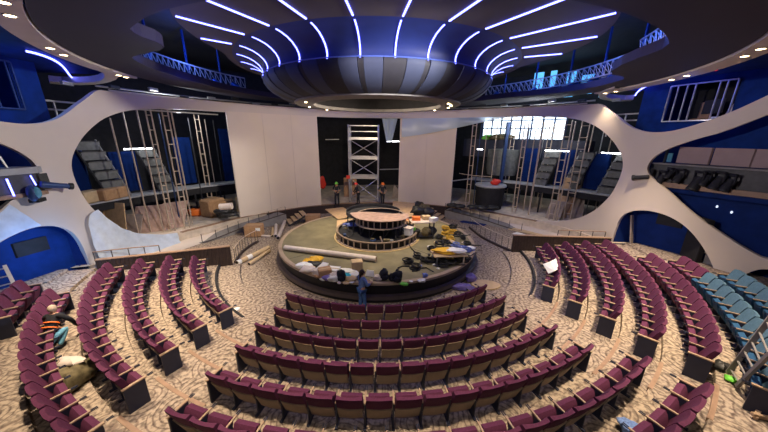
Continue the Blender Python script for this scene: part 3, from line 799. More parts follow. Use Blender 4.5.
# ------------------------------------------------------------------ low walls beside the tiers
for phi, r0, r1, nm in ((-71.0,7.42,12.5,'left'),(86.6,7.5,12.6,'right')):
    t = T('low_wall', 'low dark brown wall with a tan cap closing the %s seating block'%nm, 'low wall', P((r0+r1)/2,phi,0), 'low brown walls')
    a, b = P(r0,phi,0), P(r1,phi,0); d = (b-a).normalized(); nrm = Vector((-d.y,d.x,0))
    def blk(z0, z1, w):
        return MB().add([p+nrm*(w/2*s)+Vector((0,0,z)) for z in (z0,z1) for p, s in ((a,-1),(b,-1),(b,1),(a,1))], [(3,2,1,0),(4,5,6,7),(0,1,5,4),(1,2,6,5),(2,3,7,6),(3,0,4,7)])
    t.part('wall_body', blk(0,1.06,.12), 'brown'); t.part('cap', blk(1.06,1.10,.17), 'browncap')
    ribs = MB()
    for k in range(34):
        p = a.lerp(b,(k+.5)/34)
        for s in (1,-1): ribs.bar(p+nrm*(.062*s)+Vector((0,0,.02)), p+nrm*(.062*s)+Vector((0,0,1.05)), .03)
    t.part('ribbing', ribs, 'brown')

def rail_thing(label, pts, h, nposts, mtop='browncap', r=.025, name='handrail', mid=False):
    t = T(name, label, 'handrail', pts[len(pts)//2], 'handrails')
    top = [p+Vector((0,0,h)) for p in pts]
    t.part('top_rail', MB().tube(top, r, 6), mtop, smooth=True)
    if mid: t.part('bottom_rail', MB().tube([p+Vector((0,0,.08)) for p in pts], r*.8, 6), 'dsteel', smooth=True)
    for k in range(nposts):
        u = k/(nposts-1)*(len(pts)-1); i = min(int(u), len(pts)-2); p = pts[i].lerp(pts[i+1], u-i)
        t.part('baluster' if mid else 'post', MB().tube([p, p+Vector((0,0,h))], .014 if mid else .02, 5), 'dsteel')
    return t
rail_thing('tan handrail over the outer end of the left low wall', [P(12.7-.5*k,-72.5-1.1*k,.7-.06*k) for k in range(5)], .62, 5)
rail_thing('tan handrail over the outer end of the right low wall', [P(12.5-.5*k,88+1.1*k,.7-.06*k) for k in range(5)], .62, 5)
# ramps that climb along the raised floor, with rails
for s, nm in ((-1,'left'),(1,'right')):
    A = [s*(133-1.8*k) for k in range(19)]
    t = T('access_ramp', 'grey access ramp climbing along the %s edge of the raised floor'%nm, 'ramp', WP(s*117,0,-.6), 'access ramps')
    def zr(k): return .66-.62*max(0,min(1,(k-1)/16))
    vs = []
    for k, x in enumerate(A):
        p, q = WP(x,zr(k),-.22), WP(x,zr(k),-1.15)
        vs += [p, q, Vector((q.x,q.y,0)), Vector((p.x,p.y,0))]
    fs = [(k*4+i,k*4+(i+1)%4,(k+1)*4+(i+1)%4,(k+1)*4+i) for k in range(18) for i in range(4)]+[(0,1,2,3),(75,74,73,72)]
    t.part('ramp_slab', MB().add(vs,fs), 'ramp')
    t.part('edge_strip', MB().tube([WP(x,zr(k)+.02,-1.15) for k,x in enumerate(A)], .035, 6), 'brown')
    rail_thing('thin steel rail along the %s access ramp'%nm, [WP(x,zr(k),-1.1) for k,x in enumerate(A)], .55, 9, 'steel', .016)
# curved stair rails near the stage
def curve_pts(px, z): return [at(x,y,z) for x,y in px]
def spl(pts, n=5):
    out = []
    for i in range(len(pts)-1):
        p0, p1, p2, p3 = pts[max(i-1,0)], pts[i], pts[i+1], pts[min(i+2,len(pts)-1)]
        for k in range(n):
            t = k/n; out.append(.5*((2*p1)+(p2-p0)*t+(2*p0-5*p1+4*p2-p3)*t*t+(3*p1-p0-3*p2+p3)*t**3))
    return out+[pts[-1]]
cl = spl(curve_pts([(235.5,262),(241,253.5),(248.5,247),(258,241.5)], .05))
cr = spl(curve_pts([(469.5,227.5),(480,236),(495,244),(512,251.5)], .05))
for c, nm in ((cl,'left'),(cr,'right')):
    rail_thing('curved balustrade of thin bars on the carpet %s of the stage'%nm, c, .72, 10, 'steel', .018, 'balustrade', True)
    solo(MB().tube(c, .075, 6), 'kerb', 'brown', 'dark curved kerb under the %s balustrade'%nm, 'kerb', smooth=True)
# dark hatches and mats
def mat_thing(px, z, m, label, h=.03, name='floor_mat', cat='mat'):
    return sheet(px, z, m, label, h, name, cat, None)
mat_thing([(161,246.5),(200,236.5),(214,238.5),(178,250)], .0, 'dblue', 'dark blue mat on the floor by the left ramp')
mat_thing([(231,230.5),(246,225),(266,229),(252,232)], .0, 'dblue', 'dark blue mat behind the cardboard box on the left')
mat_thing([(459,222),(475,217.5),(494,220.5),(484,226)], .0, 'dblue', 'dark blue mat in front of the right ramp')
mat_thing([(512,229),(524,226),(546,232),(536,235)], .0, 'dblue', 'dark blue mat below the right end of the ramp')
mat_thing([(508,229.5),(511,228),(546,234),(540,236)], .03, 'cardl', 'tan board lying by the right ramp', .05, 'board', 'board')
mat_thing([(512,234),(517,232),(536,238),(548,243),(538,242)], .02, 'paper', 'white sheet lying by the right low wall', .02, 'paper_sheet', 'sheet')
mat_thing([(68,263),(86,256.5),(89,258),(80,266)], .72, 'dblue', 'dark blue mat at the foot of the left arch')

# mobile steps
def steps(label, base, rz, n=4, w=1.3):
    t = root('mobile_steps', label, 'steps', base, rz, 'small stage steps')
    for k in range(n):
        MB().box((0,.32*k,.17*(k+1)),(w,.34,.05)).build('tread','cardl',t)
    for s in (-1,1): MB().bar((s*w/2,-.2,.02),(s*w/2,.32*n-.1,.17*n),.06,.10).build('stringer','dsteel',t)
    for s in (-1,1): MB().bar((s*w/2,.32*n-.3,0),(s*w/2,.32*n-.3,.17*n),.06).build('leg','dsteel',t)
    return t
steps('pale wooden steps between the left screen and the stage', at(290,223.5,0), rad(-62), 4)
steps('pale wooden steps right of the plywood ramp', at(440,220,0), rad(62), 4, 1.4)
def carton(px, py, z, d, rz, m, label, flap=True):
    p = at(px,py,z); t = root('cardboard_box', label, 'box', p, rz)
    MB().box((0,0,d[2]/2), d).build('box_body', m, t); 
    for s in (-1,1): MB().box((0,s*d[1]/4,d[2]+.006),(d[0]*.99,d[1]*.49,.012)).build('flap', m, t)
    MB().box((0,0,d[2]+.014),(d[0],.06,.006)).build('tape','cardl',t)
    return t
carton(313.5,224.5,0,(1.0,.8,.72),.1,'card','brown cardboard box on the floor behind the left edge of the stage')
t = carton(255,235.5,0,(1.05,.75,.72),.15,'card','brown cardboard box with a pale label left of the stage')
MB().box((.32,-.38,.52),(.28,.012,.2)).build('label_patch','paper',t)['label'] = 'pale label'

# ------------------------------------------------------------------ scaffold tower
t = T('scaffold_tower', 'tall pale scaffold tower between the two white screens', 'scaffold tower', (-1.5,23.9,.7))
x0, x1, y0, y1, zt = -2.68, -.28, 23.3, 24.6, 7.05
for x in (x0,x1):
    for y in (y0,y1): t.part('upright', MB().tube([(x,y,.8),(x,y,zt)], .075, 8), 'alu', smooth=True)
for z in (1.0,2.85,4.45,6.0,6.55,7.0):
    for y in (y0,y1): t.part('ledger', MB().bar((x0,y,z),(x1,y,z), .09 if z in (2.85,4.45,6.) else .05, .20 if z in (2.85,4.45,6.) else .05), 'alu')
    for x in (x0,x1): t.part('transom', MB().bar((x,y0,z),(x,y1,z), .05), 'alu')
for z0, z1 in ((1.0,2.8),(2.95,4.4),(4.55,5.95)):
    t.part('brace', MB().tube([(x0,y0,z0),(x1,y0,z1)], .035, 6), 'alu'); t.part('brace', MB().tube([(x1,y0,z0),(x0,y0,z1)], .035, 6), 'alu')
for x in (x0,x1):
    for y in (y0,y1): t.part('castor', MB().ball((x,y,.8), (.05,.1,.1)), 'dsteel', smooth=True)
t.part('red_tag', MB().box((x0-.1,y0-.1,2.9),(.3,.06,.28)), 'red', label='red tag')

# backstage gear behind the tower
def boxthing(name, c, d, rz, m, label, cat, grp=None): return solo(MB().box(c,d,rz), name, m, label, cat, grp)
a = aty(344,197,25.5); boxthing('plywood_board',(a.x+.6,25.6,1.6),(1.2,.08,1.8),0,'card','brown board leaning behind the man in the green helmet','board')
a = aty(400,190,25.0); solo(MB().add([(a.x-.7,25.,.72),(a.x+.5,25.,.72),(a.x-.55,25.1,2.0),(a.x-.7,25.2,.72),(a.x+.5,25.2,.72),(a.x-.55,25.2,2.0)],[(0,1,2),(5,4,3),(0,3,4,1),(1,4,5,2),(2,5,3,0)]),'plywood_offcut','plyg','triangular offcut leaning right of the man in the orange helmet','board')
t = T('safety_cabinet','red jacket hanging at the left edge of the dark gap','jacket',(-6.2,25.5,2.6)); t.part('cloth', MB().lump(aty(322.5,183,25.2),(.55,.3,1.1),8), 'red', smooth=True)
t.o.name = 'hanging_jacket'
t = T('wall_pipe','pale horizontal pipe on the black wall right of the tower','pipe',aty(390,170,26)); t.part('pipe', MB().tube([aty(379.5,169.5,26.),aty(399,169,26.)],.05,6),'alu')
t.o.name = 'pipe'
def tube_light(p, q, label, dim=1.):
    r = .03
    p, q = Vector(p), Vector(q); t = T('strip_light', label, 'strip light', (p+q)/2, 'strip lights backstage')
    t.part('housing', MB().bar(p+Vector((0,0,.06)), q+Vector((0,0,.06)), .09, .04), 'dsteel'); t.part('tube', MB().tube([p,q], r, 8), 'fluo' if dim > .2 else 'paper')
tube_light(WP(-103.2,5.35,3.3), WP(-108.4,5.35,3.3), 'bright strip light in the left backstage opening')
tube_light(WP(110,5.3,3.3), WP(104,5.3,3.3), 'bright strip light above the blue panels in the right opening')
tube_light(WP(97.2,5.3,3.3), WP(92.6,5.3,3.3), 'bright strip light at the far right of the right opening')
tube_light(WP(129.5,5.2,3.4), WP(131.5,5.2,3.4), 'short strip light left of the thick blue post', .5)
tube_light(aty(325.5,139.6,27.), aty(339,139.4,27.), 'dim strip light on the black wall left of the tower', .12)
tube_light(aty(387,141.5,25.5), aty(399,141.3,25.5), 'short bright lamp under the gathered plastic sheet', .9)

# ------------------------------------------------------------------ backstage ledges, step units, studs
for s, nm in ((-1,'left'),(1,'right')):
    t = T('work_ledge', 'pale topped dark ledge running along the %s backstage wall'%nm, 'ledge', WP(s*110,2.2,3), 'backstage ledges')
    a0, a1 = (s*92, s*131) if s < 0 else (92, 133)
    t.part('ledge_top', MB().lathe([(2.6,2.66),(2.6,2.74),(4.0,2.74),(4.0,2.66)], min(a0,a1), max(a0,a1), 30, pos=deck_pos, close=True), 'ledge')
    t.part('ledge_front', MB().lathe([(2.66,2.25),(2.66,2.66),(2.8,2.66),(2.8,2.25)], min(a0,a1), max(a0,a1), 30, pos=deck_pos, close=True), 'black')
    for k in range(6):
        a = s*(94+7*k); t.part('leg', MB().bar(WP(a,.7,2.8), WP(a,2.3,2.8), .08), 'dsteel')
def stepunit(a, label, w=3.4, n=6):
    t = T('step_unit', label, 'step unit', WP(a,2.75,3.2), 'grey stepped units backstage')
    s = -1 if a < 0 else 1
    for k in range(n):
        z0 = 2.75+k*.52; off = 3.0+k*.12
        t.part('riser', MB().slab(4,1, lambda u,v: WP(a+(u-.5)*w-s*k*.25, z0+.42*v, off), lambda u,v: WP(a+(u-.5)*w-s*k*.25, z0+.42*v, off+.08)), 'grey')
        t.part('tread', MB().slab(4,1, lambda u,v: WP(a+(u-.5)*w-s*k*.25, z0+.46, off-.04+.22*v), lambda u,v: WP(a+(u-.5)*w-s*k*.25, z0+.42, off-.04+.22*v)), 'dsteel')
    for e in (-.5,.5):
        t.part('side_rail', MB().bar(WP(a+e*w, 2.75, 2.95), WP(a+e*w-s*n*.25, 2.75+n*.52, 3.0+n*.12), .07), 'alu' if e*s > 0 else 'dsteel')
stepunit(-99.8,'grey stepped unit left of the strip light in the left opening',3.6)
stepunit(-109.0,'grey stepped unit below the strip light in the left opening',3.6,5)
stepunit(109.3,'grey stepped unit behind the paired studs in the right opening',3.6,5)
stepunit(101.7,'grey stepped unit beside the leaning plywood in the right opening',3.2,5)
stepunit(93.6,'grey stepped unit at the far right of the right opening',4.2,5)

def stud(base, zt, label, m='steel', w=.055, z0=.72):
    p = at(base[0],base[1],z0); return solo(MB().bar(p, (p.x,p.y,zt), w), 'steel_stud', m, label, 'stud', 'steel studs in the backstage openings')
def ladder(b0, b1, zt, label, m='steel', z0=.72, n=9, w=.05):
    p, q = at(b0[0],b0[1],z0), at(b1[0],b1[1],z0); t = T('scaffold_ladder', label, 'ladder frame', (p+q)/2, 'ladder like stud frames in the backstage openings')
    for e in (p,q): t.part('rail', MB().bar(e,(e.x,e.y,zt), w), m)
    for k in range(n):
        z = z0+(zt-z0)*(k+.6)/n; t.part('rung', MB().bar((p.x,p.y,z),(q.x,q.y,z), w*.8), m)
stud((101.5,227),6.0,'thick blue edged stud at the far left of the left opening','bsteel',.12); stud((99.5,226),6.0,'bare steel stud beside the thick blue one in the left opening')
stud((139,235),6.95,'single stud standing alone in the left opening')
stud((163.5,231.5),7.4,'single stud just left of the paired frames in the left opening')
ladder((171,231),(175.5,230.5),7.45,'left paired ladder frame in the left opening')
ladder((185,228.5),(190,227.5),7.45,'right paired ladder frame in the left opening')
stud((192.5,224),7.4,'single stud right of the paired frames in the left opening')
ladder((210.5,213),(214.5,212.5),7.45,'ladder frame standing near the black bundles in the left opening')
stud((226,206),7.2,'dark post beside the left white screen','dsteel',.08)
solo(MB().tube([WP(-x,7.38,.3) for x in (93,97,101,105,109,113,117)], .04, 6), 'head_rail', 'alu', 'pale head rail joining the stud tops of the left opening', 'rail', smooth=True)
ladder((465,207.5),(468.5,208),7.3,'ladder frame nearest the right white screen')
stud((478.5,207),7.2,'single stud in front of the round table in the right opening','steel',.045)
solo(MB().bar(at(497.5,206,.72), at(497.5,206,.72)+Vector((0,0,6.6)), .22), 'steel_post', 'bsteel', 'thick dark blue post in the right opening', 'post')
ladder((502,203.5),(505.5,203.5),7.2,'ladder frame beside the thick blue post')
ladder((512,212),(515.5,212.5),7.3,'ladder frame in the middle of the right opening')
stud((518,203),6.9,'dark rear stud in the middle of the right opening','bsteel',.07)
stud((528.5,215),7.3,'tan stud left of the right hand frames','steel',.08)
ladder((536,207),(540,208),7.2,'tall ladder frame left of the leaning plywood')
ladder((548,219.5),(553.5,220.5),7.3,'ladder frame at the raised floor edge in the right opening')
ladder((563,219),(570,220),7.25,'wide ladder frame in front of the leaning plywood')
stud((575,215),7.1,'single stud right of the leaning plywood')
stud((594,213),6.6,'single stud at the far right of the right opening')
solo(MB().bar(at(449,214,.72)+Vector((0,0,2.45)), at(466,207,.72)+Vector((0,0,2.3)), .07), 'cross_rail', 'alu', 'pale cross rail beside the right white screen', 'rail')
solo(MB().tube([WP(132,3.4,.5),WP(126,3.3,.6),WP(119,3.3,.6)], .025, 6), 'cross_rail', 'steel', 'thin cross rail over the round table in the right opening', 'rail', smooth=True)

for i, (x, y, zt, m, w) in enumerate(((151,232,7.3,'steel',.05),(181,226,7.3,'bsteel',.05),(205,215,7.2,'dsteel',.06),(219,210,7.2,'steel',.045),(473,206,7.2,'bsteel',.05),(488,205,7.2,'steel',.05),(523,211,7.2,'steel',.05),(532,207,7.1,'alu',.04),(556.5,221,7.2,'steel',.05),(585,216,6.9,'alu',.045))):
    stud((x,y),zt,'thin upright stud in the %s opening, %s of the thin ones from the left'%('left' if x < 300 else 'right', ORD[i if x < 300 else i-4]),m,w)
# plywood, boxes and bundles backstage
def leaning(px0, px1, zt, lean_v, m, label, zb=.72, name='plywood_sheet', h=.05):
    a, b = at(*px0, zb), at(*px1, zb); l = Vector(lean_v); up = Vector((0,0,zt-zb))
    d = (b-a).normalized(); n = Vector((-d.y,d.x,0))*h
    v = [a,b,b+l+up,a+l+up]; v += [x+n for x in v]
    solo(MB().add(v,[(0,1,2,3),(7,6,5,4),(0,4,5,1),(1,5,6,2),(2,6,7,3),(3,7,4,0)]), name, m, label, 'plywood sheet', 'leaning plywood backstage')
leaning((112,235.5),(140,235.5),1.75,(-.2,.7,0),'plyg','grey plywood sheet leaning low in the left opening')
leaning((133,234),(166,230.5),2.15,(-.1,.7,0),'plyp','pinkish plywood sheet leaning behind the left studs')
leaning((158,231),(184,226.5),2.2,(.0,.8,0),'plyp','pinkish plywood sheet right of the left paired frame')
leaning((88,233),(106,237),2.5,(-.2,.5,0),'card','brown plywood sheet at the far left of the left opening')
leaning((107,236),(127,237.5),2.55,(-.1,.4,0),'ply','tan cut plywood with a curved edge in the left opening')
leaning((545,218),(560,220),1.9,(.5,.5,0),'plyg','grey plywood sheet at the foot of the leaning stack on the right')
leaning((551,216.5),(565,218),3.5,(.75,.35,0),'ply','tall tan plywood sheet leaning in the right opening')
leaning((561,217.5),(568,218),3.0,(.7,.35,0),'card','narrow brown plywood strip leaning in the right opening')
leaning((566,218),(582,219),2.1,(.3,.5,0),'plyg','grey board under the far right stud in the right opening')
for px,py,off,d,m,label in ((84,192,-95,(1.1,.6,.6),'cardl','tan box at the left end of the left backstage ledge'),(111,191,-98.4,(1.4,.7,.6),'card','brown box on the left backstage ledge')):
    boxthing('cardboard_box', WP(off,2.74+d[2]/2,3.0), d, rad(off+AX), m, label, 'box')
boxthing('cardboard_box', WP(-93.4,3.0,3.1), (.9,.6,.42), rad(-86), 'ply', 'small tan box at the far left of the left backstage ledge', 'box')
for i,(a,off,d,m,label) in enumerate(((-117,2.0,(1.3,1.,1.2),'card','tall brown carton below the left ledge'),(-120.5,2.1,(1.1,.8,.95),'card','brown carton right of the tall one below the left ledge'),(-125.5,1.7,(.8,.7,1.1),'cardl','tan carton by the black bundles below the left ledge'))):
    boxthing('cardboard_box', WP(a,.72+d[2]/2,off), d, rad(a+AX+i*10), m, label, 'box', 'cartons below the left ledge')
solo(MB().lump(at(195.5,212,.98),(1.1,.7,.5),11), 'tool_bag', 'orange', 'orange tool bag on the floor of the left opening', 'bag', smooth=True)
solo(MB().lump(at(188,210.5,.95),(.7,.6,.55),12), 'tool_bag', 'cable', 'black tool bag left of the orange one', 'bag', smooth=True)
solo(MB().lump(at(199,207,1.0),(.6,.5,.4),14), 'sack', 'paper', 'white sack behind the orange tool bag', 'bag', smooth=True)
solo(MB().lump(at(206,208,1.0),(.9,.6,.6),15), 'sack', 'cable', 'black sack by the ladder frame in the left opening', 'bag', smooth=True)
solo(MB().lump(at(203,212,.85),(.35,.3,.25),13), 'can', 'cableb', 'small blue can right of the orange tool bag', 'can', smooth=True)
t = T('cable_heap', 'heap of black cable bundles beside the left white screen', 'cables', at(230,213,.72))
for k in range(8): t.part('cable_bundle', MB().torus(at(222+2.4*(k%4),214-3*(k//4),.8+.16*(k%5)), .42, .11, 18, 7, .8), 'cable', smooth=True)
solo(MB().tube([at(220,207,2.05),at(232,206,2.1)], .2, 12), 'cloth_roll', 'tube', 'white roll lying on the black cable heap', 'roll', smooth=True)
for i,(x,y) in enumerate(((452,206),(459,207),(473,207.5),(482,208.5),(492,208.5))):
    t = T('cable_heap', 'black cable bundle on the floor of the right opening, %s from the white screen'%ORD[i], 'cables', at(x,y,.72), 'cable bundles in the right opening')
    for k in range(3): t.part('cable_bundle', MB().torus(at(x+(k-1)*.6,y-1.,.82+.22*k), .34, .10, 18, 7, .8), 'cable', smooth=True)
c = WP(121.5,2.55,1.6)
t = T('round_counter', 'dark round counter with a pale top in the right opening', 'counter', (c.x,c.y,.7))
t.part('counter_top', MB().lathe([(0.,2.62),(1.15,2.62),(1.2,2.5),(1.1,2.42)],0,360,40,pos=lambda r,a,z: Vector((c.x+r*cos(rad(a)),c.y+r*sin(rad(a)),z))), 'ledge')
t.part('counter_drum', MB().lathe([(1.1,2.45),(1.05,1.4),(1.0,.7)],0,360,40,pos=lambda r,a,z: Vector((c.x+r*cos(rad(a)),c.y+r*sin(rad(a)),z))), 'black', smooth=True)
solo(MB().lump((c.x+.1,c.y-.6,2.86),(.62,.5,.46),21), 'red_bag', 'red', 'bright red bag on the round counter in the right opening', 'bag', smooth=True)
cc = WP(124.5,4.1,4.6)
solo(MB().lathe([(0.,3.1),(1.15,3.1),(1.25,3.6),(1.25,5.2),(0.,5.3)],0,360,28,pos=lambda r,a,z: Vector((cc.x+r*cos(rad(a)),cc.y+r*sin(rad(a)),z))), 'ventilation_drum', 'grey', 'grey round drum behind the round counter', 'drum', smooth=True)
t = T('bucket','white bucket on the floor of the right opening','bucket',at(507,200.5,.72)); q = at(507,200.5,.72)
t.part('pail', MB().tube([q,q+Vector((0,0,.45))],.2,12,r1=.25),'paper',smooth=True); t.part('rim', MB().torus(q+Vector((0,0,.45)),.25,.02),'alu',smooth=True)

# ------------------------------------------------------------------ plastic sheeting on the foot of the left wall
def tarp(u, v):
    a = -(80.9+17.5*u); zt = lerp_table([(80,2.0),(81.5,2.9),(83,3.1),(85,2.4),(87,1.9),(90,1.42),(95,.98),(100,.78),(110,.74)], -a)-.05
    return WP(a, .03+(zt-.03)*v, -.23-.05*abs(sin(23*u+5*v))-.10*(1-v)**2)
solo(MB().grid(40, 8, tarp), 'plastic_sheeting', 'sheet', 'creased white plastic sheeting taped over the foot of the wall on the left', 'plastic sheet', smooth='all')
def tarp2(u, v):
    a = -(69+7.6*u); z0 = lerp_table([(68,1.0),(69.4,1.5),(71,2.18),(73.1,2.62),(75.2,2.82),(77,2.84)], -a); z1 = lerp_table([(69,2.38),(70.7,2.76),(72.8,3.28),(74.7,3.8),(76.6,2.86)], -a)
    return WP(a, z0+(z1-z0)*v, -.03-.03*abs(sin(30*u+3*v)))
solo(MB().grid(24, 4, tarp2), 'plastic_sheeting', 'sheet', 'pale blue plastic sheeting between the left arch and the left balcony', 'plastic sheet', smooth='all')
# lit dark openings inside the arches
for s, nm in ((-1,'left'),(1,'right')):
    t = T('recess_hatch', 'dark rectangular hatch high inside the %s arch'%nm, 'hatch', WP(s*76,2.2,.5 if s<0 else .95), 'hatches in the arches')
    a0 = 75.4 if s < 0 else 74.6; zz, of = (1.75,.48) if s < 0 else (2.05,.92)
    t.part('hatch_panel', MB().slab(4,1, lambda u,v: WP(s*(a0+3*u),zz+.55*v,of), lambda u,v: WP(s*(a0+3*u),zz+.55*v,of+.06)), 'black')
# frame in the right arch
t = T('leaning_board','pale narrow board leaning inside the right arch','board',WP(79.5,.7,.6)); t.part('plank', MB().bar(WP(78.9,.75,.5), WP(80.0,2.3,.5), .22, .06), 'plyg')
t = T('wall_lamp','small white lamp on the grey pier of the right arch','lamp',WP(69.6,1.5,.8)); t.part('lamp_globe', MB().ball(WP(69.9,1.55,.5), .06), 'pearl', smooth=True)
t.part('bracket', MB().bar(WP(69.9,1.55,.55), WP(69.9,1.55,1.0), .04), 'dsteel')
t = T('grey_pier','grey blue pier inside the right foot of the right arch','pier',WP(69.5,.7,.6)); t.part('pier_body', MB().slab(3,1,lambda u,v: WP(68.6+2.0*u,.69+1.15*v,.55),lambda u,v: WP(68.6+2.0*u,.69+1.15*v,.9)),'ramp')
t.part('shelf', MB().bar(WP(71.6,1.25,.7), WP(69.6,1.25,.7), .10, .04),'paper')

# ------------------------------------------------------------------ balconies
t = T('balcony_front', 'dusty pink balcony front with dark ledge on the right', 'balcony front', WP(62,4.35,.8))
for a0,a1 in ((77.2,73.9),(73.6,70.45),(70.3,67.4),(67.2,64.2)):
    t.part('front_panel', MB().slab(5,1, lambda u,v: WP(a0+(a1-a0)*u,5.12+.73*v,.85), lambda u,v: WP(a0+(a1-a0)*u,5.12+.73*v,.93)), 'pink')
t.part('shelf', MB().lathe([(.45,5.02),(.45,5.08),(1.1,5.08),(1.1,5.02)],61,79,30,pos=deck_pos,close=True), 'ramp')
t.part('apron', MB().lathe([(.62,4.2),(.62,5.02),(.8,5.02),(.8,4.2)],61,79.6,30,pos=deck_pos,close=True), 'dsteel')
t.part('lower_rail', MB().lathe([(.35,3.98),(.35,4.2),(.6,4.2),(.6,3.98)],61,79.9,30,pos=deck_pos,close=True), 'browncap')
t.part('end_post', MB().bar(WP(78.2,5.05,.7), WP(78.2,5.85,.7), .07), 'dsteel')
t.part('sign_board', MB().box(WP(77.7,5.35,.72),(.22,.04,.4),rad(85)), 'lens')
def moving_light(a, off, z, label, m='bagb', s=1., dz=-.25):
    p = WP(a,z,off); t = T('spotlight', label, 'spotlight', p, 'spotlights along the balconies'); e = WP(a,z-.28*s,off-.12*s)
    t.part('lamp_body', MB().tube([WP(a,z+.22*s,off+.06),e], .15*s, 12, r1=.19*s), m, smooth=True)
    t.part('bezel', MB().tube([e,WP(a,z-.34*s,off-.14*s)], .205*s, 12), 'cable', smooth=True)
    tv = Vector((cos(rad(a+AX)),sin(rad(a+AX)),0))
    for q in (-1,1): t.part('yoke_arm', MB().bar(p+tv*(.22*s*q), p+tv*(.22*s*q)+Vector((0,0,.42*s)), .05), m)
    t.part('clamp', MB().box(p+Vector((0,0,.44*s)),(.46*s,.12,.1),rad(a+AX)), m)
    return t
for i,(a,z,s) in enumerate(((78.6,4.5,.55),(77.0,4.35,.8),(76.2,4.6,.6),(75.0,4.5,.8),(73.0,4.35,1.05),(72.3,4.5,.8),(71.2,4.45,.95),(70.3,4.4,.9))):
    moving_light(a,.35,z,'black spotlight on the right balcony front, %s from its left end'%ORD[i],'bagb',s)
t = T('spotlight','black cylinder spotlight at the left tip of the right balcony','spotlight',WP(79.4,4.3,.1),'spotlights along the balconies')
t.part('lamp_body', MB().tube([WP(77.2,4.42,-.15),WP(79.0,4.32,-.2)], .10, 12), 'bagb', smooth=True); t.part('bezel', MB().tube([WP(79.0,4.32,-.2),WP(79.3,4.30,-.21)], .14, 12), 'cable', smooth=True)
for k,(a,z) in enumerate(((71.9,3.35),(70.6,3.2))): 
    solo(MB().ball(WP(a,z,.92),(.04,.04,.06)), 'wall_lamp', 'pearl', 'tiny pale lamp on the dark blue wall below the right balcony, %s'%('left one' if k==0 else 'right one'), 'lamp', smooth=True)
boxthing('equipment_rack', WP(72.0,1.75,.62),(.9,.25,2.1), rad(78),'black','black equipment rack in the opening below the right balcony','rack')
# left balcony nose
t = T('balcony_front', 'pale rounded balcony nose with ledge on the left', 'balcony front', WP(-62,4.35,.8))
nose = [(77.9,-.08),(77.6,-.28),(76.8,-.4),(74,-.42),(70,-.42),(64,-.42)]
def nz(z0,z1,dz=0.):
    vs=[]
    for a,o in nose: vs += [WP(-a,z0,o+dz),WP(-a,z1,o+dz),WP(-a,z1,.6),WP(-a,z0,.6)]
    return MB().add(vs,[(k*4+i,(k+1)*4+i,(k+1)*4+(i+1)%4,k*4+(i+1)%4) for k in range(len(nose)-1) for i in range(4)]+[(0,1,2,3)])
t.part('ledge', nz(4.80,5.02), 'ledge'); t.part('box_front', nz(4.14,4.80,.1), 'dsteel'); t.part('foot_strip', nz(4.0,4.14,.02), 'browncap')
t.part('front_panel', MB().slab(3,1, lambda u,v: WP(-(75.2-6*u),5.05+.7*v,.3), lambda u,v: WP(-(75.2-6*u),5.05+.7*v,.38)), 'pink')
t.part('led_bar', MB().bar(WP(-75.9,4.74,-.44), WP(-76.1,4.38,-.44), .03), 'led'); t.part('led_bar', MB().bar(WP(-73.9,4.7,-.46), WP(-74.0,4.1,-.46), .035), 'led')
t.part('rail_post', MB().bar(WP(-76.3,5.0,.2), WP(-75.7,5.9,.2), .05), 'alu')
t.part('mesh_guard', MB().lathe([(-.46,4.2),(-.44,4.78)],-77.4,-76.6,4,pos=deck_pos), 'cable')
t = T('spotlight','black cylinder spotlight pointing right from the left balcony','spotlight',WP(-77,4.2,-.6),'spotlights along the balconies')
t.part('lamp_body', MB().tube([WP(-76.3,4.40,-.5),WP(-78.6,4.22,-.62)], .12, 12, r1=.09), 'bsteel', smooth=True); t.part('bezel', MB().tube([WP(-78.6,4.22,-.62),WP(-78.95,4.2,-.64)], .13, 12), 'cable', smooth=True)
t = T('moving_head_light','moving head light with pale blue lens under the left balcony','spotlight',WP(-75,4.0,-.7))
t.part('lamp_body', MB().ball(WP(-75.0,4.12,-.62), (.17,.16,.30)), 'bsteel', smooth=True); t.part('lens', MB().ball(WP(-75.0,4.15,-.74), (.12,.11,.21)), 'lens', smooth=True)
t.part('base', MB().box(WP(-75.6,3.86,-.5),(.36,.3,.14),rad(-70)), 'cable')
# booth window on the right, dark window on the left
for nm, a0, a1, z0, z1, cols in (('window_3',75.1,82.5,7.04,8.66,(82.5,81.4,80.2,79.2,76.7,76.0,75.1)),('window_4',-84.7,-78,7.08,8.75,(-84.7,-84,-82,-80,-78))):
    fr = MB()
    for a in cols: fr.bar(WP(a,z0,1.5), WP(a,z1,1.5), .045)
    for z in (z0,z1): fr.tube([WP(a0+(a1-a0)*k/8,z,1.5) for k in range(9)], .035, 5)
    o = struct(fr.build(nm, 'alu' if a0 > 0 else 'bsteel'))
    struct(MB().lathe([(3.6,z0-.6),(3.6,z1+.4)], min(a0,a1)-3, max(a0,a1)+2.5, 10, pos=deck_pos).build('wall_booth_right' if a0 > 0 else 'wall_booth_left','black'))
    struct(MB().lathe([(1.65,z0-.5),(3.6,z0-.5)], min(a0,a1)-3, max(a0,a1)+2.5, 10, pos=deck_pos).build('floor_booth_right' if a0 > 0 else 'floor_booth_left','black'))
boxthing('control_desk', WP(79,6.56,2.6),(1.5,.6,.9), rad(84),'dsteel','dark control desk inside the booth window','desk')
boxthing('monitor_screen', WP(78.4,7.65,2.2),(.9,.06,.6), rad(84),'dsteel','dark monitor standing on the booth desk','monitor')
t = T('chair','tan chair behind the booth desk','chair',WP(80,6.5,2.4)); t.part('chair_back', MB().box(WP(80,7.5,2.55),(.5,.1,.8),rad(86)),'card'); t.part('seat', MB().box(WP(80,7.1,2.4),(.5,.5,.1),rad(86)),'card'); t.part('pedestal', MB().bar(WP(80,6.5,2.4),WP(80,7.05,2.4),.08),'dsteel')
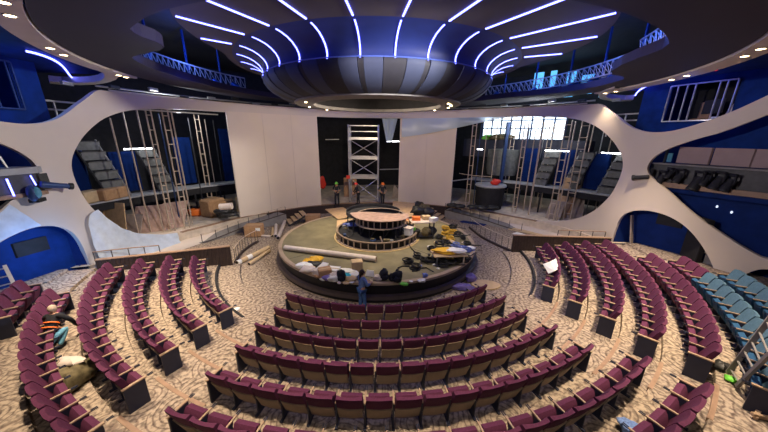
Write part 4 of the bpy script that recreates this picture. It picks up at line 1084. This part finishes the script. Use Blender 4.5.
t = T('booth_panel','pale panel at the right end of the booth window','panel',WP(75.6,7,2.2)); t.part('board', MB().box(WP(75.5,8.2,2.4),(.9,.08,.8),rad(79)),'ledge'); t.part('drape', MB().lump(WP(76,7.4,2.3),(.8,.4,.9),33),'tube',smooth=True)
boxthing('paper_stack', WP(77,7.1,2.0),(.5,.3,.2), rad(80),'paper','small white box on the booth sill','box')
for k,(x,y) in enumerate(((715.5,69.5),(641,85))):
    p = aty(x,y,12.3 if k==0 else 15.2); solo(MB().ball(p,(.09,.09,.05)), 'signal_lamp', mat('red_glow',(1,.03,.04),.5,emit=1.2), 'small red signal lamp %s'%('above the booth window' if k==0 else 'left of the blue booth wall'), 'signal lamp', smooth=True)

# ------------------------------------------------------------------ people
def skin_mesh(name, verts, edges, radii, m, parent, rootv=0, sub=1):
    me = bpy.data.meshes.new(name); me.from_pydata([tuple(v) for v in verts], edges, []); me.update()
    o = bpy.data.objects.new(name, me); COL.objects.link(o); o.parent = parent; me.materials.append(M[m])
    s = o.modifiers.new('skin','SKIN'); s.use_smooth_shade = True
    if not me.skin_vertices: 
        bpy.context.view_layer.objects.active = o
    L = me.skin_vertices[0].data
    for i, r in enumerate(radii): L[i].radius = (r, r) if isinstance(r,(int,float)) else r; L[i].use_root = (i == rootv)
    if sub: q = o.modifiers.new('sub','SUBSURF'); q.levels = sub; q.render_levels = sub
    return o
def person(label, loc, rz, h, top, legs, headgear, arms, hairm='hair', bend=0., stride=.12, hold=None, knees=None, hip=None):
    """local axes: x right, y facing; arms = ((elbow),(wrist)) per side in units of height"""
    t = root('person', label, 'person', loc, rz); S = h/1.75
    J = lambda x,y,z: Vector((x*S,y*S,z*S))
    hz = hip or .93; by = bend
    pel = J(0,0,hz); w1 = J(0,by*.3,hz+.18); ch = J(0,by*.7,hz+.36); nk = J(0,by,hz+.52); hd = J(0,by+.03,hz+.66)
    V = [pel,w1,ch,nk,J(0,by+.01,hz+.58)]; E = [(0,1),(1,2),(2,3),(3,4)]; R = [.105*S,.10*S,.115*S,.055*S,.05*S]
    tv = [pel-J(0,0,.05)]+list(V[1:4]); te = [(0,1),(1,2),(2,3)]; trr = [.135*S,(.125*S,.115*S),(.145*S,.125*S),.07*S]
    lv = [pel]; le = []; lr = [.125*S]; shoes = []; hands = []
    for s in (-1,1):
        i = len(V); kn, an = (knees[s] if knees else (J(s*.10,.03+stride*.3*s,hz*.52), J(s*.11,stride*s*.5,.09)))
        if knees: kn, an = J(*kn), J(*an)
        hp = J(s*.09,0,hz-.05)
        V += [hp,kn,an]; E += [(0,i),(i,i+1),(i+1,i+2)]; R += [.085*S,.055*S,.04*S]
        j = len(lv); lv += [hp,kn,an]; le += [(0,j),(j,j+1),(j+1,j+2)]; lr += [.10*S,.072*S,.06*S]; shoes.append(an)
        el, wr = arms[0 if s < 0 else 1]; el, wr = J(*el), J(*wr); sh = J(s*.19,by*.9,hz+.47)
        i = len(V); V += [sh,el,wr]; E += [(3,i),(i,i+1),(i+1,i+2)]; R += [.055*S,.042*S,.03*S]
        j = len(tv); mid = sh.lerp(el,.95); tv += [sh,mid]; te += [(3,j),(j,j+1)]; trr += [.068*S,.058*S]
        if top[1]: tv += [el.lerp(wr,.85)]; te += [(j+1,j+2)]; trr += [.045*S]
        # palm, four fingers and a thumb that continue the arm
        d = (wr-el).normalized(); sd = d.cross(Vector((0,0,1)));
        if sd.length < .1: sd = Vector((1,0,0))
        sd.normalize(); dn = sd.cross(d)
        w = len(V)-1; i = len(V); V += [wr+d*(.06*S)]; E.append((w,i)); R.append(.030*S)
        for q in range(4):
            b = len(V); o0 = sd*((q-1.5)*.019*S); ln = (.065,.078,.074,.058)[q]*S
            V += [wr+d*(.075*S)+o0, wr+d*(.075*S+ln*.6)+o0*1.1+dn*.008*S, wr+d*(.075*S+ln*.9)+o0*1.1+dn*.03*S]; E += [(i,b),(b,b+1),(b+1,b+2)]; R += [.0095*S,.009*S,.008*S]
        b = len(V); V += [wr+d*(.03*S)-sd*(s*.03*S), wr+d*(.07*S)-sd*(s*.05*S)+dn*.02*S]; E += [(w,b),(b,b+1)]; R += [.011*S,.009*S]
    skin_mesh('body', V, E, R, 'skin', t)
    skin_mesh('shirt', tv, te, trr, top[0], t); skin_mesh('trousers', lv, le, lr, legs, t)
    hb = MB().ball(hd, (.078*S,.10*S,.118*S), 12, 9); hb.ball(hd+J(0,.10,-.01), (.016*S,.025*S,.03*S), 6, 5)
    for s in (-1,1): hb.ball(hd+J(s*.08,-.005,0), (.012*S,.022*S,.032*S), 6, 5)
    hb.build('head','skin',t,'all')
    fa = MB()
    for s in (-1,1): fa.ball(hd+J(s*.032,.09,.02), .012*S, 6, 5)
    fa.ball(hd+J(0,.092,-.052), (.026*S,.008*S,.007*S), 6, 5); fa.build('face_features','hair',t,'all')
    if headgear in ('green','orange','red'):
        mb = MB().lathe([(.128,.02),(.125,.06),(.10,.115),(.05,.145),(.0,.15)],0,360,16,pos=lambda r,a,z: hd+J(r*.92*cos(rad(a)), r*1.1*sin(rad(a)), z)); mb.lathe([(.125,.02),(.155,.012),(.155,.02),(.125,.03)],0,360,16,pos=lambda r,a,z: hd+J(r*cos(rad(a)), r*1.15*sin(rad(a))+.012, z))
        mb.build('hard_hat',headgear,t,'all')['label'] = headgear+' hard hat'
    else:
        mb = MB().ball(hd+J(0,-.018,.025), (.09*S,.105*S,.112*S), 12, 8)
        mb.ball(hd+J(0,-.10,-.03), (.055*S,.05*S,.13*S), 8, 6) if headgear == 'long' else None
        if headgear == 'long': mb.tube([hd+J(0,-.11,-.06),hd+J(0,-.13,-.25)], .045*S, 8, r1=.015*S)
        mb.build('hair',hairm,t,'all')
    for a in shoes:
        m2 = MB().lump(a+J(0,.06,-.045), (.095*S,.27*S,.10*S), 2, 10, 7); m2.build('shoe','cloth',t,'all')
    return t
p = at(337.3,206,.74); person('person in black with a green hard hat holding something small, back left', p, PI*.96, 1.98, ('cloth',False), 'cloth', 'green', (((-.27,.06,1.16),(-.05,.27,1.14)),((.27,.06,1.16),(.06,.27,1.15))))
p = at(382.3,206,.74); person('person in black with an orange hard hat standing by the tower leg', p, PI*1.1, 1.95, ('cloth',False), 'cloth', 'orange', (((-.30,.02,1.16),(-.12,.22,1.02)),((.34,-.04,1.2),(.14,.16,1.10))), stride=.2)
p = at(358.5,204.5,.74); person('person in dark clothes and a red cap bending beside the tower base', p, PI*.6, 1.85, ('cloth',True), 'cloth', 'red', (((-.24,.22,1.1),(-.15,.42,.95)),((.24,.22,1.1),(.15,.42,.95))), bend=.16)
p = Vector((-.66,8.86,0)); person('person with long dark hair and a blue patterned shirt at the stage front', p, rad(-50), 1.72, ('shirtb',True), 'denim', 'long', (((-.24,.06,1.14),(-.12,.30,1.12)),((.24,.06,1.14),(.12,.30,1.12))), stride=.05)
b = Vector((-.66,8.86,0)); f = Matrix.Rotation(rad(-50),3,'Z')
t = T('paper_sheet','large white plan sheet propped on the stage edge beside the person in blue','sheet',at(370,273,SZ)); q = [at(365,276,SZ+.03),at(374,277,SZ+.03),at(374,271,SZ+.25),at(367,270,SZ+.25)]
t.part('sheet_leaf', MB().add(q+[v+Vector((0,.02,.0)) for v in q],[(0,1,2,3),(7,6,5,4),(0,4,5,1),(1,5,6,2),(2,6,7,3),(3,7,4,0)]),'paper')
# crouching worker between two rows on the left
c = at(53,350,tz(7)); 
person('person in a dark striped jacket and pale jeans crouching between left rows', (c.x,c.y,tz(7)), rad(12), 1.7, ('cloth',True), 'ljean', 'short', (((-.30,.42,.62),(-.22,.62,.30)),((.30,.42,.62),(.22,.62,.30))), 'blond', bend=.34, knees={-1:((-.20,.34,.46),(-.15,.04,.09)),1:((.20,.34,.46),(.15,.04,.09))}, hip=.40)
pp = [o for o in bpy.data.objects if o.name.startswith('person')][-1]
S = 1.0
for k,(y,z) in enumerate(((.12,.60),(.20,.70))):
    mb = MB().torus((0,0,0), .155, .018, 18, 5, .85); o = mb.build('jacket_stripe','orange',pp,'all'); o.location = (0,y,z); o.rotation_euler = (rad(-45),0,0); o['label'] = 'orange reflective stripe'
solo(MB().lump(at(74,374,tz(7)+.2),(.72,.85,.5),41,16,10,.3), 'kit_bag', 'camo', 'olive kit bag on the carpet in front of the crouching person', 'bag', smooth=True)
solo(MB().lump(at(70.5,361,tz(7)+.5),(.52,.26,.14),42), 'cloth_bundle', 'tube', 'pale folded cloth on top of the olive kit bag', 'cloth', smooth=True)

# ------------------------------------------------------------------ things on the stage
def bag(px,py,d,m,label,seed,z=SZ,name='bag',cat='bag',grp=None,rz=0.):
    p = at(px,py,z); return solo(MB().lump(p+Vector((0,0,d[2]/2)),d,seed,rz=rz), name, m, label, cat, grp, True)
def pack(px,py,label,s=.78,rz=0.):
    p = at(px,py,SZ); t = root('backpack', label, 'backpack', p, rz, 'black backpacks at the stage front')
    MB().lump((0,0,.28*s),(.42*s,.30*s,.58*s),int(px)).build('pack_body','bagb',t,'all'); MB().lump((0,-.16*s,.19*s),(.30*s,.12*s,.26*s),int(px)+1).build('front_pocket','bagb',t,'all')
    for q in (-1,1): MB().tube([(q*.1*s,.15*s,.48*s),(q*.12*s,.22*s,.3*s),(q*.1*s,.16*s,.1*s)],.022*s,6).build('strap','cable',t)
    MB().torus((0,.08*s,.57*s),.05*s,.012*s,10).build('handle','cable',t)
pack(341.5,281,'black backpack left of the person in blue at the stage front'); pack(384,280,'black backpack right of the white plan sheet',.8,.3); pack(397.5,282,'rightmost black backpack at the stage front',.85,-.2); pack(391.5,281,'smaller black pack between two backpacks',.55,.5)
bag(347,279,(.42,.35,.22),'cyan','cyan cloth beside the left black backpack',51,name='cloth_bundle',cat='cloth')
bag(309,263.5,(.55,.32,.22),'yellow','yellow tool bag farther left at the stage front',52,name='tool_bag'); bag(316,262,(.55,.38,.26),'yellow','yellow tool bag with black base, right of the other',53,name='tool_bag'); bag(313,266.5,(.6,.35,.22),'cable','black tool roll in front of the yellow tool bags',54,name='tool_roll',cat='tool roll')
bag(305,268,(.75,.45,.22),'paper','crumpled white bag leftmost at the stage front',55); bag(308,272,(.6,.4,.25),'tube','pale crumpled bag in front of the leftmost white one',56)
t = T('paper_sheet','white sheet of board leaning over the bags at the stage front','sheet',at(322,267,SZ)); q=[at(315,270,SZ+.05),at(322,271.5,SZ+.05),at(329,264,SZ+.3),at(323,262.5,SZ+.3)]
t.part('sheet_leaf', MB().add(q+[v+Vector((0,0,.03)) for v in q],[(3,2,1,0),(4,5,6,7),(0,1,5,4),(1,2,6,5),(2,3,7,6),(3,0,4,7)]),'paper')
carton(325,276.5,SZ,(.5,.4,.34),.4,'card','brown carton among the bags at the stage front'); carton(333,274,SZ,(.55,.4,.25),-.2,'paper','white carton behind the brown one at the stage front')
carton(357,270,SZ,(.46,.36,.42),.2,'cardl','tan carton behind the person in blue on the stage')
for i,(x,y,m,d,l) in enumerate(((319,275,'tube',(.5,.4,.25),'pale bag left of the brown carton'),(329,280,'purple',(.5,.3,.2),'lilac bag at the stage edge by the brown carton'),(333,281,'paper',(.4,.3,.22),'small white bag at the stage edge'),(336,278,'tube',(.5,.4,.26),'pale bag left of the left black backpack'),(351,281,'cardl',(.45,.3,.2),'tan crumpled bag right of the left backpack'),(355,278,'paper',(.45,.35,.25),'white crumpled bag behind the person in blue'),(378,280,'tube',(.35,.3,.2),'pale bag right of the white plan sheet'),(404,285,'green',(.3,.2,.1),'small green pouch by the rightmost backpack'),(421.5,282,'paper',(.3,.2,.12),'small white rag at the front right stage edge'),(425,277,'cableb',(.2,.2,.16),'small blue can at the front right of the stage'),(342,272.5,'paper',(.9,.35,.16),'long white bag behind the left backpack'))):
    bag(x,y,d,m,l,60+i)
# cable coils, right half of the stage
rn = random.Random(3); spots = [(418,258,0),(424,262,0),(430,262,0),(436,259,0),(441,262,0),(443,267,0),(450,265,0),(408,263,0),(416,269,0),(437,254,0),(452,258,1),(458,261,0),(462,256,0),(467,262,0),(448,251,0),(440,246,0),(446,244,0),(455,247,2),(461,250,2),(450,240,1),(444,235,1),(452,233,1),(458,236,0),(463,240,0),(468,246,0),(466,251,2),(432,250,0),(439,239,0),(453,228,0),(446,230,1)]
for i,(x,y,c) in enumerate(spots):
    p = at(x,y-1,SZ+.05); R = rn.uniform(.13,.25); t = T('cable_coil', '%s cable coil on the right of the stage, %s'%(('black','yellow','bluish')[c], ('%s of the near ones'%ORD[i]) if y >= 250 and i < 20 else ('%s of the far ones'%ORD[i%20])), 'cable coil', p-Vector((0,0,.05)), 'cable coils on the right of the stage')
    m = ('cable','cabley','cableb')[c]
    for k in range(3): t.part('cable_turn', MB().torus(p+Vector((rn.uniform(-.07,.07),rn.uniform(-.07,.07),.065*k)), R*rn.uniform(.8,1.1), .032, 18, 6, rn.uniform(.7,1.1)), m, smooth=True)
    if i%2 == 0: t.part('loose_end', MB().tube([p+Vector((R,0,0)),p+Vector((R+.25,rn.uniform(-.2,.2),-.02)),p+Vector((R+.5,rn.uniform(-.3,.3),-.02))], .025, 6), m, smooth=True)
solo(MB().tube(spl([at(409,245,SZ+.03),at(413,250,SZ+.03),at(421,256,SZ+.03),at(428,258,SZ+.03)]), .03, 6), 'loose_cable', 'cable', 'single black cable running from the rings to the coils', 'cable', smooth=True)
solo(MB().tube(spl([at(398,268,SZ+.03),at(403,266,SZ+.03),at(411,267,SZ+.03),at(418,270,SZ+.03),at(412,271,SZ+.03)]), .03, 6), 'loose_cable', 'cable', 'looped black cable right of the backpacks', 'cable', smooth=True)
p = at(448,262,SZ); t = root('folding_table','small tan table with yellow covers among the cable coils','table',p,.1)
MB().box((0,0,.42),(1.5,.75,.05)).build('table_top','cardl',t)
for a in (-.6,.6):
    for b in (-.28,.28): MB().bar((a,b,0),(a,b,.4),.05).build('leg','alu',t)
solo(MB().lump(p+Vector((-.1,0,.55)),(1.2,.6,.2),71), 'cloth_bundle','yellow','yellow cover heaped on the small tan table','cloth',smooth=True)
solo(MB().lump(p+Vector((.3,-.1,.62)),(.8,.5,.16),72), 'paper_bundle','paper','white paper heap on the small tan table','paper',smooth=True)
solo(MB().lump(at(478,249,SZ)+Vector((-.4,0,.06)),(.5,.3,.12),73), 'cloth_bundle','paper','white cloth at the right rim of the stage','cloth',smooth=True)
for i, (x, y, m, d) in enumerate(((430,247,'paper',.18),(436,243,'cardl',.22),(441,256,'cardl',.2),(447,258,'paper',.16),(455,254,'tube',.2),(459,258,'cableb',.14),(463,247,'paper',.14),(434,265,'paper',.12),(421,266,'cableb',.1),(451,242,'cardl',.24),(444,239,'baseedge',.2),(457,233,'cardl',.2),(438,269,'paper',.1),(464,243,'tube',.18),(429,255,'cable',.14),(470,247,'cardl',.16))):
    solo(MB().lump(at(x,y,SZ)+Vector((0,0,d*.2)),(d*1.6,d,d*.5),200+i,10,6,rz=i), 'packing_scrap', m, 'scrap of packing among the cables on the right half of the stage, %s of these'%ORD[i], 'scrap', 'packing scraps on the stage', True)
for i, (x, y, m, d) in enumerate(((301,266,'paper',.2),(312,270,'cardl',.22),(317,277,'card',.2),(323,280,'paper',.16),(327,271,'plyp',.24),(339,283,'tube',.14),(346,284,'cardl',.16),(352,283,'paper',.14),(371,283,'cardl',.16),(411,282,'paper',.1))):
    solo(MB().lump(at(x,y,SZ)+Vector((0,0,d*.25)),(d*1.6,d,d*.6),230+i,10,6,rz=i), 'packing_scrap', m, 'scrap of packing along the front edge of the stage, %s from the left'%ORD[i], 'scrap', 'packing scraps on the stage', True)
# work cart with equipment behind the rings
p = at(421,237,SZ); t = root('work_cart','cluttered work cart with a white top right of the framed rings','cart',p,.15)
MB().box((0,0,.95),(1.3,.8,.05)).build('cart_top','tube',t); MB().box((0,0,.15),(1.2,.75,.06)).build('cart_shelf','dsteel',t)
for a in (-.58,.58):
    for b in (-.34,.34): MB().bar((a,b,0),(a,b,.95),.06).build('leg','dsteel',t)
for i,(x,y,z,m,l) in enumerate(((-.4,-.2,.35,'cable','black gear bag on the left of the cart shelf'),(.2,-.25,.38,'camo','olive gear bag in the middle of the cart shelf'),(.55,-.1,.35,'dsteel','dark gear bag on the right of the cart shelf'),(-.55,-.3,.6,'green','green pouch hanging on the left of the cart'))):
    q = t.matrix_basis @ Vector((0,0,0)); v = p+Matrix.Rotation(.15,3,'Z')@Vector((x,y,z)); solo(MB().lump(v,(.5,.4,.5) if i<3 else (.25,.2,.2),80+i),'gear_bag',m,l,'bag',smooth=True)
for i,(x,y,m,l) in enumerate(((-.3,.1,'orange','orange case on the work cart'),(.3,.2,'cardl','tan case on the work cart'),(.6,-.2,'paper','white tray on the work cart'))):
    v = p+Matrix.Rotation(.15,3,'Z')@Vector((x,y,1.08)); boxthing('tool_case',v,(.45,.3,.2),.3*i,m,l,'case')
for i,(x,y,m) in enumerate(((418,209,'cable'),(423,212,'camo'),(428,216,'dsteel'),(417,215,'cable'))):
    bag(x,y,(.9,.6,.6),m,'dark equipment bag behind the work cart, %s'%ORD[i],90+i,z=.5 if i!=3 else SZ)
bag(404.5,224,(.5,.4,.5),'orange','orange and tan bag between the rings and the cart',96); bag(407,228,(.7,.5,.5),'card','brown sack at the right of the rings',97)
bag(352,226.5,(.9,.35,.22),'cableb','blue cloth roll left of the upper ring',98,z=1.2)

# ------------------------------------------------------------------ things on the carpet and seats
t = T('plywood_offcut','round ended tan board on the carpet right of the stage front','board',at(482,285,0)); q = at(483,285,.02)
t.part('board', MB().lathe([(0.,.0),(.55,.0),(.55,.04),(0.,.04)],0,360,24,pos=lambda r,a,z: q+Vector((r*cos(rad(a))*(1.35 if cos(rad(a))>0 else .9), r*sin(rad(a))*.75, z)),), 'cardl')
bag(470,281,(.5,.5,.35),'purple','white and lilac plastic bag at the foot of the stage, right',101,z=.0); bag(462,289,(.9,.4,.22),'purple','lilac plastic wrap on the carpet below the stage rim',102,z=0.)
# white plan sheet over the first right row
q = [P(8.55,62,.75+.2),P(8.1,66.5,.75+.2),P(8.75,71,.95+.2)]
pts = [at(543,264,1.05),at(548.5,273.5,.95),at(554.5,271,1.12),at(559.5,268.5,1.0),at(556,258.5,1.12),at(550,261.5,1.2)]
mb = MB().add(pts+[v-Vector((0,0,.015)) for v in pts],[(0,1,2,5),(5,2,3,4),(11,8,7,6),(10,9,8,11),(0,6,7,1),(1,7,8,2),(2,8,9,3),(3,9,10,4),(4,10,11,5),(5,11,6,0)])
solo(mb,'plan_sheet','paper','folded white plan sheet lying on the first row of the right block','sheet')
solo(MB().lump(at(231.5,312,.12),(.34,.24,.14),111),'work_glove','yellow','yellow glove on the carpet at the end of the first left row','glove',smooth=True); solo(MB().lump(at(236,309.5,.12),(.26,.18,.1),112),'rag','paper','white rag beside the yellow glove','rag',smooth=True)
solo(MB().lump(at(730.5,379,.76),(.17,.2,.12),113),'work_glove','green','bright green glove on the carpet at the foot of the leaning ladder','glove',smooth=True)
solo(MB().lump(at(722,366,.78),(.35,.3,.2),114),'cable_bundle','cable','small black cable bundle behind the last burgundy end panel on the right','cable',smooth=True)
solo(MB().lump(at(629,426,.75),(.36,.3,.16),115),'cloth_bundle','shirtb','blue patterned cloth on the carpet between the bottom right rows','cloth',smooth=True)
# thin cable along the carpet
for nm, A in (('left',[-72+2*k for k in range(19)]),('right',[56+2*k for k in range(16)])):
    solo(MB().tube([P(7.72+.05*sin(a*.2),a,.03) for a in A], .035, 6), 'floor_cable','cable','black cable lying in a long curve on the carpet %s of the stage'%nm,'cable',smooth=True)
# ladders
def step_ladder(label, base, topv, w, n, m='alu'):
    a, b = Vector(base), Vector(topv); t = T('ladder', label, 'ladder', a, 'loose ladders'); d = (b-a).normalized(); s = Vector((d.y,-d.x,0)).normalized()*w/2
    for q in (-1,1): t.part('rail', MB().bar(a+s*q, b+s*q*.8, .09, .045), m)
    for k in range(n):
        u = (k+.6)/n; p = a.lerp(b,u); f = 1-.2*u; t.part('rung', MB().bar(p-s*f, p+s*f, .05, .03), m)
t = T('ladder', 'aluminium ladder leaning over the blue seats at the right', 'ladder', at(732,380,.72), 'loose ladders')
a0, a1, b0, b1 = at(728,373,.78), at(737,386,.78), at(772,316,2.5), at(783,341,2.5)
for p, q in ((a0,b0),(a1,b1)): t.part('rail', MB().bar(p,q,.05,.09), 'lalu')
for k in range(6): t.part('rung', MB().bar(a0.lerp(b0,(k+.4)/6), a1.lerp(b1,(k+.4)/6), .035, .025), 'lalu')
a = at(8,306,.72); step_ladder('short aluminium ladder standing at the far left edge', a, at(-8,268,1.9), .62, 5)
# barrier frame bottom right
t = T('wooden_frame','tan timber frame leaning on the end of the last blue row','frame',at(757,425,.72))
for p,q in (((768,392,.9),(755,418,.75)),((752,414,.8),(775,420,.75))): t.part('batten', MB().bar(at(*p),at(*q),.07),'arm')

# ------------------------------------------------------------------ lights
def light(kind, loc, energy, col, size=.3, tgt=None, spot=90, blend=.6, name='lamp', sy=None):
    L = bpy.data.lights.new(name, kind); L.energy = energy; L.color = col
    if kind == 'AREA':
        L.size = size
        if sy: L.shape = 'RECTANGLE'; L.size_y = sy
    else: L.shadow_soft_size = size
    if kind == 'SPOT': L.spot_size = rad(spot); L.spot_blend = blend
    o = bpy.data.objects.new(name, L); COL.objects.link(o); o.location = loc
    if tgt is not None: o.rotation_euler = (Vector(tgt)-o.location).to_track_quat('-Z','Y').to_euler()
    return o
for a in (-150,-90,-30,30,90,150):             # lamps in the drum's bottom ring, aimed at the stage
    light('SPOT', P(3.5,a,7.5), 1000, (1.,.82,.58), .1, P(2.6,a,.8), 62, .7, 'drum_downlight')
for s in (-1,1):                                # blue lamps in the void over the plate
    for a in (55,80,105):
        light('POINT', HP(9.6,s*a,10.2), 200, (.06,.16,1.), .1, name='blue_void_lamp')
for a in (-90,-45,0,45,90):             # glow of the blue strips
    light('POINT', HP(8.2,a,8.0), 34, (.10,.13,1.), .1, name='blue_strip_glow')
light('POINT', HP(13.6,-78,7.6), 40, (.08,.28,1.), .1, name='blue_wall_lamp')
light('POINT', HP(13.8,77,8.0), 16, (.05,.18,1.), .1, name='blue_wall_lamp')
light('POINT', WP(-74,1.9,-.9), 60, (.15,.42,1.), .1, name='blue_arch_lamp')
light('POINT', WP(75,1.9,-.6), 5, (.1,.3,1.), .1, name='blue_arch_lamp')
# added spots without fixtures that brighten the white wall and screens
light('SPOT', HP(9.,30,8.4), 4800, (1.,.95,.90), .3, WP(-86,3.6), 62, .8, 'wall_fill')
light('SPOT', HP(9.,-30,8.4), 3000, (1.,.89,.84), .3, WP(84,3.6), 62, .8, 'wall_fill')
light('SPOT', HP(2.5,-20,7.2), 1500, (1.,.82,.62), .3, WP(-140,3.), 100, .8, 'wall_fill')
light('SPOT', HP(2.5,20,7.2), 1200, (1.,.80,.58), .3, WP(145,3.), 100, .8, 'wall_fill')
for x in (-4,0,4): light('SPOT', (x,-1.5,9.0), 260, (1.,.88,.82), .4, (x*1.3,6.5,0), 75, .8, 'front_fill')  # added fill above and behind the camera for the seat backs
light('POINT', HP(12.4,-112,7.0), 190, (.9,.95,1.), .2, name='backstage_fill')  # these two points are added to brighten the backstage floor, no fixtures
light('POINT', HP(12.8,112,7.0), 210, (.9,.95,1.), .2, name='backstage_fill')
w = bpy.data.worlds.new('world'); SC.world = w; w.use_nodes = True
w.node_tree.nodes['Background'].inputs[0].default_value = (.14,.22,.8,1); w.node_tree.nodes['Background'].inputs[1].default_value = .035

# ------------------------------------------------------------------ camera
cam = bpy.data.cameras.new('camera'); co = bpy.data.objects.new('camera', cam); COL.objects.link(co)
f = ray(PX,PY).normalized(); r = (ray(PX+F,PY)-ray(PX,PY)).normalized(); u = r.cross(f)
co.matrix_world = Matrix(((r.x,u.x,-f.x,0),(r.y,u.y,-f.y,0),(r.z,u.z,-f.z,EYE),(0,0,0,1)))
cam.sensor_width = 36; cam.sensor_fit = 'HORIZONTAL'; cam.lens = F/768*36
cam.shift_x = (384-PX)/768; cam.shift_y = (PY-216)/768; cam.clip_end = 200; cam.clip_start = .05
SC.camera = co
SC.view_settings.view_transform = 'Standard'; SC.view_settings.look = 'None'
SC.view_settings.exposure = .28; SC.view_settings.gamma = 1.; SC.view_settings.use_curve_mapping = False
